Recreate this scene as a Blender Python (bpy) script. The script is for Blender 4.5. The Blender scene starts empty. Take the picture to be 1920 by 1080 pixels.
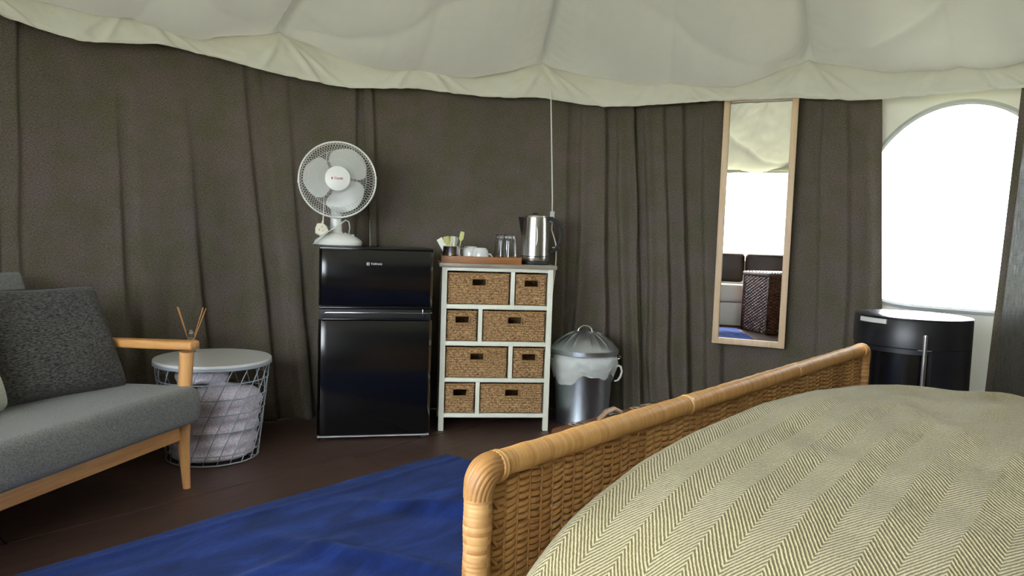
import bpy, bmesh, math, random
import numpy as np
from mathutils import Vector, Matrix, Euler

sc = bpy.context.scene
COL = sc.collection
random.seed(7)
rng = np.random.default_rng(7)
PI = math.pi
R = math.radians

# ---------------------------------------------------------------- camera, sky, sun, exposure
cam = bpy.data.objects.new('camera', bpy.data.cameras.new('camera'))
COL.objects.link(cam)
cam.data.sensor_width = 36
cam.data.lens = 26.25
cam.data.clip_start = 0.02
cam.matrix_world = Matrix.Translation((0, 0, .93)) @ Matrix.Rotation(R(90 - 4.17), 4, 'X') @ Matrix.Rotation(R(1.9), 4, 'Z')
sc.camera = cam

world = bpy.data.worlds.new('sky')
sc.world = world
world.use_nodes = True
bg = world.node_tree.nodes['Background']
bg.inputs[0].default_value = (.86, .93, 1, 1)
bg.inputs[1].default_value = 1.0

sun = bpy.data.objects.new('sun', bpy.data.lights.new('sun', 'SUN'))
COL.objects.link(sun)
sun.data.energy = 2.2
sun.data.angle = R(6)
sun.data.color = (1, .91, .72)
sun.rotation_euler = (R(28), R(-22), 0)

sc.view_settings.view_transform = 'Standard'
sc.view_settings.look = 'None'
sc.view_settings.gamma = 1
sc.view_settings.use_curve_mapping = False
sc.view_settings.exposure = 4.5
sc.cycles.use_denoising = True
sc.cycles.max_bounces = 10
sc.cycles.diffuse_bounces = 5
sc.cycles.transparent_max_bounces = 12

# ---------------------------------------------------------------- materials
class N:
    """small node-graph helper"""
    def __init__(s, name):
        s.m = bpy.data.materials.new(name)
        s.m.use_nodes = True
        s.t = s.m.node_tree
        s.b = s.t.nodes['Principled BSDF']
        s.out = s.t.nodes['Material Output']
    def n(s, typ, ins=None, **kw):
        x = s.t.nodes.new(typ)
        for k, v in kw.items(): setattr(x, k, v)
        for k, v in (ins or {}).items(): s.set(x.inputs[k], v)
        return x
    def set(s, sock, v):
        if hasattr(v, 'links') or hasattr(v, 'is_output'): s.t.links.new(v, sock)
        else: sock.default_value = v
    def math(s, op, a, b=0.0, c=None):
        x = s.n('ShaderNodeMath', operation=op)
        s.set(x.inputs[0], a); s.set(x.inputs[1], b)
        if c is not None: s.set(x.inputs[2], c)
        return x.outputs[0]
    def co(s, kind='Object', scale=(1, 1, 1), rot=(0, 0, 0)):
        c = s.n('ShaderNodeTexCoord')
        m = s.n('ShaderNodeMapping', {'Vector': c.outputs[kind], 'Scale': scale, 'Rotation': rot})
        return m.outputs[0]
    def xyz(s, v):
        x = s.n('ShaderNodeSeparateXYZ', {0: v}); return x.outputs
    def noise(s, vec, scale, detail=3, rough=.55, dist=0):
        x = s.n('ShaderNodeTexNoise', {'Vector': vec, 'Scale': scale, 'Detail': detail, 'Roughness': rough, 'Distortion': dist})
        return x.outputs['Fac']
    def ramp(s, fac, stops):
        x = s.n('ShaderNodeValToRGB', {'Fac': fac})
        e = x.color_ramp.elements
        while len(e) < len(stops): e.new(.5)
        for q, (p, c) in zip(e, stops):
            q.position = p; q.color = (*c, 1)
        return x.outputs['Color']
    def mix(s, fac, a, b, mode='MIX'):
        x = s.n('ShaderNodeMix', data_type='RGBA', blend_type=mode)
        s.set(x.inputs['Factor'], fac)
        s.set(x.inputs[6], a if hasattr(a, 'links') else (*a, 1))
        s.set(x.inputs[7], b if hasattr(b, 'links') else (*b, 1))
        return x.outputs[2]
    def bump(s, h, strength=.5, dist=.002):
        x = s.n('ShaderNodeBump', {'Height': h, 'Strength': strength, 'Distance': dist})
        s.t.links.new(x.outputs[0], s.b.inputs['Normal'])
        return x.outputs[0]
    def base(s, c, rough=.6, metal=0, **kw):
        s.set(s.b.inputs['Base Color'], c if hasattr(c, 'links') else (*c, 1))
        s.set(s.b.inputs['Roughness'], rough); s.set(s.b.inputs['Metallic'], metal)
        for k, v in kw.items(): s.set(s.b.inputs[k], v)
        return s

def lin(*rgb):
    return tuple((c / 255 / 12.92) if c <= 10 else ((c / 255 + .055) / 1.055) ** 2.4 for c in rgb)

def plain(name, c, rough=.5, metal=0, var=.12, scale=8, **kw):
    m = N(name)
    f = m.noise(m.co(), scale, 4)
    d = tuple(x * (1 - var) for x in c); l = tuple(min(1, x * (1 + var)) for x in c)
    m.base(m.ramp(f, [(.3, d), (.7, l)]), rough, metal, **kw)
    return m.m

def thin_cloth(name, c, trans, mottled=.06, wrinkle=.0, weave=900):
    m = N(name)
    v = m.co()
    f = m.noise(v, 3, 4)
    col = m.ramp(f, [(.3, tuple(x * (1 - mottled) for x in c)), (.7, c)])
    m.base(col, .9)
    m.b.inputs['Specular IOR Level'].default_value = .1
    h = m.noise(v, weave, 1)
    if wrinkle: h = m.math('ADD', h, m.math('MULTIPLY', m.noise(v, 14, 4, .6, 1.2), wrinkle))
    nb = m.bump(h, .25, .004)
    if trans:
        t = m.n('ShaderNodeBsdfTranslucent', {'Color': col, 'Normal': nb})
        mx = m.n('ShaderNodeMixShader', {0: trans, 1: m.b.outputs[0], 2: t.outputs[0]})
        m.t.links.new(mx.outputs[0], m.out.inputs[0])
    return m.m

def wood(name, a, b, axis='X', rough=.45, scale=1.0):
    m = N(name)
    sx = {'X': (2, 26, 26), 'Y': (26, 2, 26), 'Z': (26, 26, 2)}[axis]
    v = m.co(scale=tuple(q * scale for q in sx))
    f = m.noise(v, 1.6, 6, .65, .6)
    m.base(m.ramp(f, [(.28, b), (.72, a)]), rough)
    m.bump(f, .12, .001)
    return m.m

def fabric(name, a, b, scale=420, rough=.95, big=0.0, bump=.5, uv=False, stretch=(1, 1, 1)):
    m = N(name)
    v = m.co('UV' if uv else 'Object', stretch)
    w = m.noise(v, scale, 2, .7)
    col = m.ramp(w, [(.34, b), (.66, a)])
    if big:
        g = m.noise(m.co('UV' if uv else 'Object'), 2.2, 3)
        k = m.ramp(g, [(.3, (1 - big,) * 3), (.7, (1 + big * .3,) * 3)])
        col = m.mix(1, col, k, 'MULTIPLY')
    m.base(col, rough)
    m.b.inputs['Specular IOR Level'].default_value = .12
    m.b.inputs['Sheen Weight'].default_value = .12
    m.bump(w, bump, .002)
    return m.m

M = {}
M['ceiling'] = thin_cloth('ceiling_canvas', (.58, .568, .505), .010, wrinkle=.35)
M['valance'] = thin_cloth('valance_canvas', (.70, .69, .61), .012, wrinkle=.35)
M['canvas'] = thin_cloth('wall_canvas', (.74, .72, .64), .010)

def curtain_mat():
    m = N('curtain_weave')
    uv = m.co('UV')
    a = m.noise(m.co('UV', (400, 190, 1)), 1, 2, .7)
    b = m.noise(m.co('UV', (130, 340, 1)), 1, 2, .6)
    f = m.math('ADD', m.math('MULTIPLY', a, .6), m.math('MULTIPLY', b, .4))
    col = m.ramp(f, [(.36, (.056, .048, .038)), (.64, (.196, .174, .142))])
    g = m.noise(uv, 1.3, 3)
    col = m.mix(1, col, m.ramp(g, [(.3, (.86, .88, .84)), (.7, (1.05, 1.0, 1.0))]), 'MULTIPLY')
    col = m.mix(1, col, m.ramp(m.noise(uv, 7, 3, .6), [(.35, (.90, .95, .80)), (.65, (1.10, 1.02, 1.14))]), 'MULTIPLY')
    m.base(col, .95); m.b.inputs['Specular IOR Level'].default_value = .08
    m.bump(m.math('ADD', f, m.math('MULTIPLY', m.noise(uv, 16, 4, .6), .9)), .45, .004)
    return m.m
M['curtain'] = curtain_mat()
def sheer_mat():
    m = N('open_weave_curtain')
    a = m.noise(m.co('UV', (420, 16, 1)), 1, 2, .6)
    b = m.noise(m.co('UV', (40, 300, 1)), 1, 2, .6)
    f = m.math('ADD', m.math('MULTIPLY', a, .62), m.math('MULTIPLY', b, .38))
    col = m.ramp(f, [(.36, (.075, .065, .05)), (.64, (.16, .145, .115))])
    m.base(col, .95)
    tr = m.n('ShaderNodeBsdfTransparent')
    hole = m.ramp(f, [(.49, (0, 0, 0)), (.68, (.016, .016, .016))])
    tl = m.n('ShaderNodeBsdfTranslucent', {'Color': (.03, .032, .032, 1)})
    m1 = m.n('ShaderNodeMixShader', {0: .35, 1: m.b.outputs[0], 2: tl.outputs[0]})
    mx = m.n('ShaderNodeMixShader', {0: hole, 1: m1.outputs[0], 2: tr.outputs[0]})
    m.t.links.new(mx.outputs[0], m.out.inputs[0])
    return m.m
M['sheer'] = sheer_mat()

def pane_mat(name, tint=(1, 1, 1), gl=.05):
    m = N(name)
    tr = m.n('ShaderNodeBsdfTransparent', {'Color': (*tint, 1)})
    g = m.n('ShaderNodeBsdfGlossy', {'Roughness': .03})
    lw = m.n('ShaderNodeLayerWeight', {'Blend': .25})
    fac = m.math('ADD', m.math('MULTIPLY', lw.outputs['Fresnel'], .6), gl)
    mx = m.n('ShaderNodeMixShader', {0: fac, 1: tr.outputs[0], 2: g.outputs[0]})
    m.t.links.new(mx.outputs[0], m.out.inputs[0])
    return m.m
M['pane'] = pane_mat('clear_vinyl', gl=.01)
M['glass'] = pane_mat('thin_glass', (.96, .98, .98), .06)

def floor_mat():
    m = N('brown_floor')
    v = m.co(scale=(3, 26, 1))
    f = m.noise(v, 1.4, 6, .65, .4)
    g = m.noise(m.co(), 2.0, 4)
    col = m.ramp(f, [(.3, (.042, .023, .018)), (.7, (.092, .050, .036))])
    col = m.mix(m.math('MULTIPLY', g, .5), col, (.062, .036, .028))
    m.base(col, m.math('ADD', m.math('MULTIPLY', g, .25), .33)); m.bump(f, .15, .001)
    return m.m
M['floor'] = floor_mat()

def rug_mat():
    m = N('blue_pile')
    st = m.noise(m.co(scale=(3.2, 9, 1)), 1, 5, .6, .8)
    fine = m.noise(m.co(scale=(160, 420, 160)), 1, 2, .7)
    blot = m.noise(m.co(scale=(1.6, 3.2, 1)), 1.0, 2, .5, .4)
    col = m.ramp(st, [(.30, (.006, .012, .055)), (.50, (.011, .025, .125)), (.72, (.020, .050, .240))])
    col = m.mix(1, col, m.ramp(fine, [(.3, (.72, .72, .74)), (.7, (1.15, 1.15, 1.15))]), 'MULTIPLY')
    dk = m.ramp(blot, [(.245, (1, 1, 1)), (.29, (0, 0, 0))])
    col = m.mix(dk, col, (.006, .010, .030))
    m.base(col, .9); m.b.inputs['Sheen Weight'].default_value = .10
    m.b.inputs['Sheen Tint'].default_value = (.35, .5, 1, 1)
    m.b.inputs['Specular IOR Level'].default_value = .1
    m.bump(m.math('ADD', fine, m.math('MULTIPLY', st, 2.0)), .5, .004)
    return m.m
M['rug'] = rug_mat()

M['black_gloss'] = plain('black_gloss', (.004, .004, .005), .16, var=.3)
M['black_matte'] = plain('black_matte', (.012, .012, .013), .55)
M['stove'] = plain('stove_black', (.010, .010, .013), .38, var=.3, scale=30)
M['stove_top'] = plain('stove_top_enamel', (.014, .014, .018), .20)
M['chrome'] = plain('chrome', (.80, .81, .84), .22, 1, .03)
def brushed(name, c, rough, axis=(1, 1, 90)):
    m = N(name)
    f = m.noise(m.co(scale=axis), 6, 3, .6)
    m.base(m.ramp(f, [(.3, tuple(x * .86 for x in c)), (.7, c)]), rough, 1)
    m.bump(f, .05, .0005)
    return m.m
M['bright_strip'] = plain('bright_strip', (.62, .62, .58), .4, var=.05)
M['steel'] = brushed('brushed_steel', (.72, .70, .66), .24)
M['galv'] = brushed('galvanised_metal', (.70, .77, .86), .29, (30, 30, 4))
M['white_paint'] = plain('white_paint', (.80, .81, .68), .5, var=.05)
M['white_plastic'] = plain('white_plastic', (.74, .75, .71), .35, var=.03)
M['cream_plastic'] = plain('cream_plastic', (.72, .70, .55), .4, var=.03)
M['grey_plastic'] = plain('grey_plastic', (.45, .47, .47), .45, var=.03)
M['white_top'] = plain('white_lacquer', (.66, .67, .66), .22, var=.02)
M['wire'] = plain('wire_grey', (.30, .33, .36), .4, var=.03)
M['oak'] = wood('oak_frame', lin(214, 164, 104), lin(176, 122, 68), 'X')
M['oak_z'] = wood('oak_leg', lin(214, 164, 104), lin(180, 126, 72), 'Z')
M['oak_y'] = wood('oak_arm', lin(214, 160, 96), lin(178, 122, 66), 'Y')
M['tray'] = wood('tray_wood', lin(172, 118, 68), lin(128, 80, 44), 'X', .5)
M['beech'] = wood('mirror_frame_wood', lin(226, 200, 166), lin(206, 176, 140), 'Z', .5)
M['laminate'] = wood('grey_wood_top', lin(170, 160, 142), lin(112, 102, 88), 'X', .4, 2)
M['brass_wood'] = wood('crown_wood', lin(180, 140, 90), lin(140, 100, 60), 'X')
mm = N('mirror_glass'); mm.base((.92, .94, .92), .0, 1); M['mirror'] = mm.m
M['sofa'] = fabric('sofa_fabric', lin(132, 132, 126), lin(82, 84, 82), 380, big=.12)
M['pillow'] = fabric('pillow_fabric', lin(92, 90, 86), lin(24, 24, 26), 1, stretch=(85, 320, 300), bump=.9)
M['pale_cushion'] = fabric('pale_cushion_fabric', lin(190, 192, 172), lin(150, 152, 138), 300)
M['blanket'] = fabric('blanket_fabric', lin(224, 216, 224), lin(182, 174, 184), 130, bump=.8, big=.15)
M['mattress'] = plain('mattress_ticking', (.6, .58, .52), .9)
M['ceramic'] = plain('ceramic', (.68, .70, .68), .15, var=.02)
M['paper'] = plain('paper', (.72, .74, .62), .6, var=.1, scale=120)
M['paper_yellow'] = plain('paper_yellow', (.62, .60, .25), .6, var=.2, scale=160)
M['leather'] = plain('brown_leather', (.17, .062, .026), .42, var=.4, scale=30)
M['leather_dark'] = plain('dark_leather', (.035, .018, .013), .42, var=.3, scale=6)
M['strap'] = plain('worn_strap', (.34, .22, .14), .5, var=.3, scale=60)
M['red_print'] = plain('red_print', (.36, .03, .03), .6)
M['white_print'] = plain('white_print', (.7, .7, .7), .5)
M['reed'] = wood('reed_sticks', lin(206, 150, 84), lin(176, 116, 58), 'Z')
M['liquid'] = pane_mat('scented_oil', (.92, .92, .86), .05)
M['daybed'] = plain('daybed_white', (.70, .72, .66), .7, var=.04)
M['grass'] = plain('outdoor_grass', (.33, .34, .24), .95, var=.2, scale=1.5)
lm = N('bin_liner_plastic')
lm.base((.80, .82, .78), .35)
t_ = lm.n('ShaderNodeBsdfTranslucent', {'Color': (.8, .82, .78, 1)})
x_ = lm.n('ShaderNodeMixShader', {0: .3, 1: lm.b.outputs[0], 2: t_.outputs[0]})
lm.t.links.new(x_.outputs[0], lm.out.inputs[0])
lm.bump(lm.noise(lm.co(), 45, 4, .6, 1.5), .5, .006)
M['liner'] = lm.m
bl = N('fan_blade_plastic')
bl.base((.66, .67, .63), .25)
t_ = bl.n('ShaderNodeBsdfTranslucent', {'Color': (.6, .62, .58, 1)})
x_ = bl.n('ShaderNodeMixShader', {0: .25, 1: bl.b.outputs[0], 2: t_.outputs[0]})
bl.t.links.new(x_.outputs[0], bl.out.inputs[0])
M['blade'] = bl.m

def strand(name, a, b, mul, rough=.6):
    """strands: colour per strand from a cell noise along the mapped axis"""
    m = N(name)
    v = m.co(scale=mul)
    w = m.n('ShaderNodeTexWhiteNoise', noise_dimensions='3D')
    fl = m.n('ShaderNodeVectorMath', operation='FLOOR'); m.set(fl.inputs[0], v)
    m.set(w.inputs['Vector'], fl.outputs[0])
    f = m.math('ADD', m.math('MULTIPLY', w.outputs['Value'], .55), m.math('MULTIPLY', m.noise(m.co(), 60, 3), .45))
    m.base(m.ramp(f, [(.2, b), (.8, a)]), rough)
    m.bump(m.noise(m.co(), 500, 2), .2, .001)
    return m.m
def seagrass():
    m = N('seagrass')
    a = m.noise(m.co(scale=(70, 90, 330)), 1, 3, .7, .5)
    b = m.noise(m.co(scale=(220, 220, 90)), 1, 2, .6)
    f = m.math('ADD', m.math('MULTIPLY', a, .6), m.math('MULTIPLY', b, .4))
    m.base(m.ramp(f, [(.38, lin(60, 38, 22)), (.48, lin(150, 114, 72)), (.60, lin(208, 174, 126))]), .7)
    m.bump(f, .6, .002)
    return m.m
M['seagrass'] = seagrass()
M['seagrass_trim'] = plain('seagrass_trim', lin(160, 124, 78), .7, var=.4, scale=160)
M['rail_cane'] = strand('cane_rail_wrap', lin(198, 153, 92), lin(172, 124, 69), (385, .01, .01), .40)
M['post_cane'] = strand('cane_post_wrap', lin(190, 150, 96), lin(146, 98, 52), (.01, .01, 192.3), .5)
M['corner_cane'] = plain('cane_corner', lin(156, 112, 62), .55, var=.25, scale=40)
M['weave_cane'] = strand('cane_weave', lin(204, 158, 94), lin(152, 106, 56), (14, .01, .01), .5)
M['stake_cane'] = plain('cane_stakes', lin(160, 112, 62), .5, var=.2, scale=30)
M['wicker'] = strand('dark_wicker', lin(112, 70, 54), lin(48, 26, 22), (40, 40, 70), .6)

def spread_mat():
    m = N('herringbone_throw')
    uv = m.co('UV')
    x, y, z = m.xyz(uv)
    wob = m.noise(uv, 260, 2, .7)
    wob2 = m.noise(uv, 14, 2)
    yy = m.math('ADD', y, m.math('MULTIPLY', m.math('SUBTRACT', wob2, .5), .006))
    tri = m.math('PINGPONG', m.math('ADD', yy, -.139), .0366)
    s = m.math('DIVIDE', m.math('ADD', x, m.math('MULTIPLY', tri, 1.62)), .0076)
    s = m.math('ADD', s, m.math('MULTIPLY', m.math('SUBTRACT', wob, .5), .55))
    st = m.math('ADD', m.math('MULTIPLY', m.math('SINE', m.math('MULTIPLY', s, 2 * PI)), .5), .5)
    fine = m.noise(uv, 700, 2, .7)
    f = m.math('ADD', m.math('MULTIPLY', st, .8), m.math('MULTIPLY', fine, .25))
    col = m.ramp(f, [(.26, lin(108, 99, 66)), (.44, lin(126, 116, 82)), (.66, lin(176, 165, 128)), (.95, lin(190, 180, 145))])
    m.base(col, .95); m.b.inputs['Specular IOR Level'].default_value = .1
    m.b.inputs['Sheen Weight'].default_value = .15
    m.bump(f, .7, .0025)
    return m.m
M['spread'] = spread_mat()

# ---------------------------------------------------------------- geometry helpers
def hash2(ix, iy):
    n = (ix.astype(np.int64) * 374761393 + iy.astype(np.int64) * 668265263) & 0xffffffff
    n = ((n ^ (n >> 13)) * 1274126177) & 0xffffffff
    return ((n ^ (n >> 16)) & 0xffff) / 65535.0
def vn(x, y):
    x = np.asarray(x, float); y = np.asarray(y, float)
    ix, iy = np.floor(x), np.floor(y)
    fx, fy = x - ix, y - iy
    fx = fx * fx * (3 - 2 * fx); fy = fy * fy * (3 - 2 * fy)
    a = hash2(ix, iy); b = hash2(ix + 1, iy); c = hash2(ix, iy + 1); d = hash2(ix + 1, iy + 1)
    return (a * (1 - fx) + b * fx) * (1 - fy) + (c * (1 - fx) + d * fx) * fy - .5
def fbm(x, y, o=3):
    return sum(vn(x * 2 ** k + 17 * k, y * 2 ** k - 9 * k) / 2 ** k for k in range(o))

class G:
    """collects verts and faces for ONE mesh"""
    def __init__(s): s.v = []; s.f = []
    def add(s, vs, fs):
        o = len(s.v); s.v.extend([tuple(map(float, p)) for p in vs]); s.f.extend([tuple(i + o for i in f) for f in fs]); return s
    def box(s, c, d, bev=0, rot=None, seg=2):
        bm = bmesh.new(); bmesh.ops.create_cube(bm, size=1)
        for q in bm.verts: q.co = Vector((q.co.x * d[0], q.co.y * d[1], q.co.z * d[2]))
        if bev:
            bmesh.ops.bevel(bm, geom=bm.edges[:], offset=min(bev, min(d) * .49), segments=seg, profile=.5, affect='EDGES')
        mt = Matrix.Translation(c) @ (rot.to_4x4() if rot else Matrix())
        bm.transform(mt); bm.verts.index_update()
        s.add([q.co for q in bm.verts], [[q.index for q in f.verts] for f in bm.faces]); bm.free(); return s
    def tube(s, pts, r, n=8, closed=False, cap=True):
        P = [Vector(p) for p in pts]; m = len(P)
        rs = r if isinstance(r, (list, tuple, np.ndarray)) else [r] * m
        T = []
        for i in range(m):
            a = P[(i - 1) % m] if (closed or i) else P[i]; b = P[(i + 1) % m] if (closed or i < m - 1) else P[i]
            T.append((b - a).normalized() if (b - a).length > 1e-9 else Vector((0, 0, 1)))
        up = Vector((0, 0, 1)) if abs(T[0].z) < .9 else Vector((1, 0, 0))
        nrm = (up - T[0] * up.dot(T[0])).normalized()
        vs = []
        for i in range(m):
            nrm = (nrm - T[i] * nrm.dot(T[i])).normalized(); bn = T[i].cross(nrm)
            for k in range(n):
                a = 2 * PI * k / n
                vs.append(P[i] + (nrm * math.cos(a) + bn * math.sin(a)) * rs[i])
        fs = []
        for i in range(m if closed else m - 1):
            j = (i + 1) % m
            for k in range(n):
                k2 = (k + 1) % n
                fs.append((i * n + k, i * n + k2, j * n + k2, j * n + k))
        if cap and not closed:
            fs.append(tuple(range(n - 1, -1, -1))); fs.append(tuple(range((m - 1) * n, m * n)))
        return s.add(vs, fs)
    def lathe(s, prof, n=32, c=(0, 0, 0), rfun=None, capb=True, capt=True):
        vs = []; fs = []
        for i, (r, z) in enumerate(prof):
            for k in range(n):
                a = 2 * PI * k / n
                q = rfun(a, i, r) if rfun else r
                vs.append((c[0] + q * math.cos(a), c[1] + q * math.sin(a), c[2] + z))
        for i in range(len(prof) - 1):
            for k in range(n):
                k2 = (k + 1) % n
                fs.append((i * n + k, i * n + k2, (i + 1) * n + k2, (i + 1) * n + k))
        if capb: fs.append(tuple(range(n - 1, -1, -1)))
        if capt: fs.append(tuple(range((len(prof) - 1) * n, len(prof) * n)))
        return s.add(vs, fs)
    def cone(s, a, b, ra, rb, n=12):
        return s.tube([a, b], [ra, rb], n)
    def prism(s, poly, z0, z1):
        n = len(poly)
        vs = [(x, y, z0) for x, y in poly] + [(x, y, z1) for x, y in poly]
        fs = [tuple(range(n - 1, -1, -1)), tuple(range(n, 2 * n))] + [(i, (i + 1) % n, n + (i + 1) % n, n + i) for i in range(n)]
        return s.add(vs, fs)
    def grid(s, P, skip=None, wrapu=False):
        nu, nv = P.shape[:2]
        fs = []
        for i in range(nu if wrapu else nu - 1):
            i2 = (i + 1) % nu
            for j in range(nv - 1):
                if skip is not None and skip(i, j): continue
                fs.append((i * nv + j, i2 * nv + j, i2 * nv + j + 1, i * nv + j + 1))
        return s.add(P.reshape(-1, 3), fs)

def finish(o, label=None, cat=None, group=None, kind=None):
    if label: o['label'] = label
    if cat: o['category'] = cat
    if group: o['group'] = group
    if kind: o['kind'] = kind
    return o

def mesh(name, g, mat, smooth=35, uv=None):
    me = bpy.data.meshes.new(name)
    me.from_pydata(g.v, [], g.f)
    me.validate()
    if mat: me.materials.append(mat)
    if uv is not None:
        l = me.uv_layers.new(name='UVMap')
        idx = np.zeros(len(me.loops), int); me.loops.foreach_get('vertex_index', idx)
        l.data.foreach_set('uv', np.asarray(uv, float).reshape(-1, 2)[idx].ravel())
    bm = bmesh.new(); bm.from_mesh(me); bmesh.ops.recalc_face_normals(bm, faces=bm.faces); bm.to_mesh(me); bm.free()
    if smooth:
        me.polygons.foreach_set('use_smooth', [True] * len(me.polygons))
        if smooth < 180: me.set_sharp_from_angle(angle=R(smooth))
    return me

def obj(name, g, mat, parent=None, smooth=35, uv=None, kind=None, label=None):
    """ONE mesh object; a top-level one gets its origin at the middle of its base"""
    if parent is None:
        a = np.array(g.v); o_ = np.array([(a[:, 0].min() + a[:, 0].max()) / 2, (a[:, 1].min() + a[:, 1].max()) / 2, a[:, 2].min()])
        g.v = [tuple(p) for p in a - o_]
    me = g if isinstance(g, bpy.types.Mesh) else mesh(name, g, mat, smooth, uv)
    o = bpy.data.objects.new(name, me); COL.objects.link(o)
    if parent is not None: o.parent = parent
    else: o.location = o_
    return finish(o, label=label, kind=kind)

def inst(name, me, parent, loc=(0, 0, 0), rot=(0, 0, 0)):
    o = bpy.data.objects.new(name, me); COL.objects.link(o); o.parent = parent
    o.location = loc; o.rotation_euler = rot
    return o

def thing(name, label, cat, loc=(0, 0, 0), yaw=0, group=None, rot=None):
    o = bpy.data.objects.new(name, None); COL.objects.link(o)
    o.empty_display_size = .05
    o.location = loc; o.rotation_euler = rot or (0, 0, yaw)
    return finish(o, label, cat, group)

def struct(name, loc=(0, 0, 0)):
    o = bpy.data.objects.new(name, None); COL.objects.link(o); o.location = loc; o['kind'] = 'structure'
    return o

def text(body, size, mat, parent, loc, rot, name='lettering'):
    cu = bpy.data.curves.new('lettering_curve', 'FONT'); cu.body = body; cu.size = size; cu.extrude = .0004
    cu.align_x = 'CENTER'; cu.align_y = 'CENTER'
    tmp = bpy.data.objects.new('lettering_tmp', cu); COL.objects.link(tmp)
    dg = bpy.context.evaluated_depsgraph_get()
    me = bpy.data.meshes.new_from_object(tmp.evaluated_get(dg))
    bpy.data.objects.remove(tmp)
    me.materials.clear(); me.materials.append(mat)
    o = bpy.data.objects.new(name, me); COL.objects.link(o); o.parent = parent
    o.location = loc; o.rotation_euler = rot
    return o

# round tent: centre and radii
CX, CY = .325, 1.437
def pol(az, r, z):                       # azimuth in degrees from +Y towards +X
    a = np.radians(az)
    return np.stack(np.broadcast_arrays(CX + r * np.sin(a), CY + r * np.cos(a), z), -1)

# ---------------------------------------------------------------- ground, floor
ga = G(); ga.lathe([(40, -.12), (40, -.06)], 48, (CX, CY, 0))
o = obj('ground', ga, M['grass'], smooth=0, kind='structure')

floor = struct('floor')
def clip_circle(poly, r, n=96):
    for k in range(n):
        a = 2 * PI * k / n; nx, ny = math.cos(a), math.sin(a)
        out = []
        for i in range(len(poly)):
            p, q = poly[i], poly[(i + 1) % len(poly)]
            dp = (p[0] - CX) * nx + (p[1] - CY) * ny - r; dq = (q[0] - CX) * nx + (q[1] - CY) * ny - r
            if dp <= 0: out.append(p)
            if dp * dq < 0:
                t = dp / (dp - dq); out.append((p[0] + (q[0] - p[0]) * t, p[1] + (q[1] - p[1]) * t))
        poly = out
        if len(poly) < 3: return []
    return poly
FD = np.array([.645, .764]); FN = np.array([.764, -.645])
for k in range(-3, 6):
    b0 = -2.417 + k * 1.22; b1 = b0 + 1.22
    for j in range(-4, 5):
        a0 = 1.886 + j * 2.44 + (1.22 if k % 2 else 0); a1 = a0 + 2.44
        gap = .003
        q = [FD * a + FN * b for a, b in ((a0 + gap, b0 + gap), (a1 - gap, b0 + gap), (a1 - gap, b1 - gap), (a0 + gap, b1 - gap))]
        q = clip_circle([tuple(p) for p in q], 2.68)
        if q:
            c = np.mean(q, 0)
            loc = [((p[0] - c[0]) * FD[0] + (p[1] - c[1]) * FD[1], -((p[0] - c[0]) * FN[0] + (p[1] - c[1]) * FN[1])) for p in q]
            fb = obj('floor_board', G().prism(loc, -.018, 0), M['floor'], floor, 0)
            fb.location = (c[0], c[1], 0); fb.rotation_euler = (0, 0, math.atan2(FD[1], FD[0]))
sub = G(); sub.lathe([(2.66, -.05), (2.66, -.0185)], 64, (CX, CY, 0))
obj('subfloor', sub, M['black_matte'], floor, 0)

# ---------------------------------------------------------------- walls with windows
RW = 2.62
def wall_part(name, a0, a1, wins, nseg):
    """wins: list of (az0, az1, zlow(az), zhigh(az))"""
    az = sorted(set(list(np.linspace(a0, a1, nseg)) + [x for w in wins for x in np.linspace(w[0], w[1], 41)]))
    g = G()
    for p, q in zip(az[:-1], az[1:]):
        mid = (p + q) / 2
        w = next((w for w in wins if w[0] <= mid <= w[1]), None)
        spans = [((0, 0), (1.79, 1.79))] if w is None else [((0, 0), (w[2](p), w[2](q))), ((w[3](p), w[3](q)), (1.79, 1.79))]
        for (l0, l1), (h0, h1) in spans:
            vs = [pol(p, RW, l0), pol(q, RW, l1), pol(q, RW, h1), pol(p, RW, h0)]
            g.add(vs, [(0, 1, 2, 3)])
    bm_v = g
    o = obj(name, bm_v, M['canvas'], None, 0, kind='structure')
    bm = bmesh.new(); bm.from_mesh(o.data); bmesh.ops.remove_doubles(bm, verts=bm.verts, dist=.0004); bmesh.ops.recalc_face_normals(bm, faces=bm.faces); bm.to_mesh(o.data); bm.free()
    o.data.polygons.foreach_set('use_smooth', [True] * len(o.data.polygons))
    return o
A0, A1, AM = 31.2, 49.4, 40.3
def whi(a): t = min(1, abs(a - AM) / 9.1); return 1.16 + .43 * (1 - t ** 2.1) ** .62
def wlo(a): t = min(1, abs(a - AM) / 9.1); return .80 - .155 * (1 - t ** 4.0) ** .5
wall_part('wall_back', -95, 95, [(A0, A1, wlo, whi)], 70)
B0, B1 = 197, 246
wall_part('wall_front', 95, 265, [(B0, B1, lambda a: .70, lambda a: 1.72)], 70)
w1 = struct('window_1')
g = G(); az = np.linspace(A0, A1, 61)
lo = np.array([wlo(a) for a in az]); hi = np.array([whi(a) for a in az])
P = np.stack([pol(az, RW - .004, lo), pol(az, RW - .004, hi)], 1)
obj('pane', G().grid(P), M['pane'], w1, 180)
ring = [pol(a, RW - .006, whi(a)) for a in az] + [pol(a, RW - .006, wlo(a)) for a in az[::-1]]
obj('binding', G().tube(ring, .014, 6, True), M['grey_plastic'], w1)
w2 = struct('window_2')
az = np.linspace(B0, B1, 31)
obj('pane', G().grid(np.stack([pol(az, RW - .004, .70), pol(az, RW - .004, 1.72)], 1)), M['pane'], w2, 180)
ring = [pol(a, RW - .006, 1.72) for a in az] + [pol(a, RW - .006, .70) for a in az[::-1]]
obj('binding', G().tube(ring, .012, 6, True), M['grey_plastic'], w2)

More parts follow.
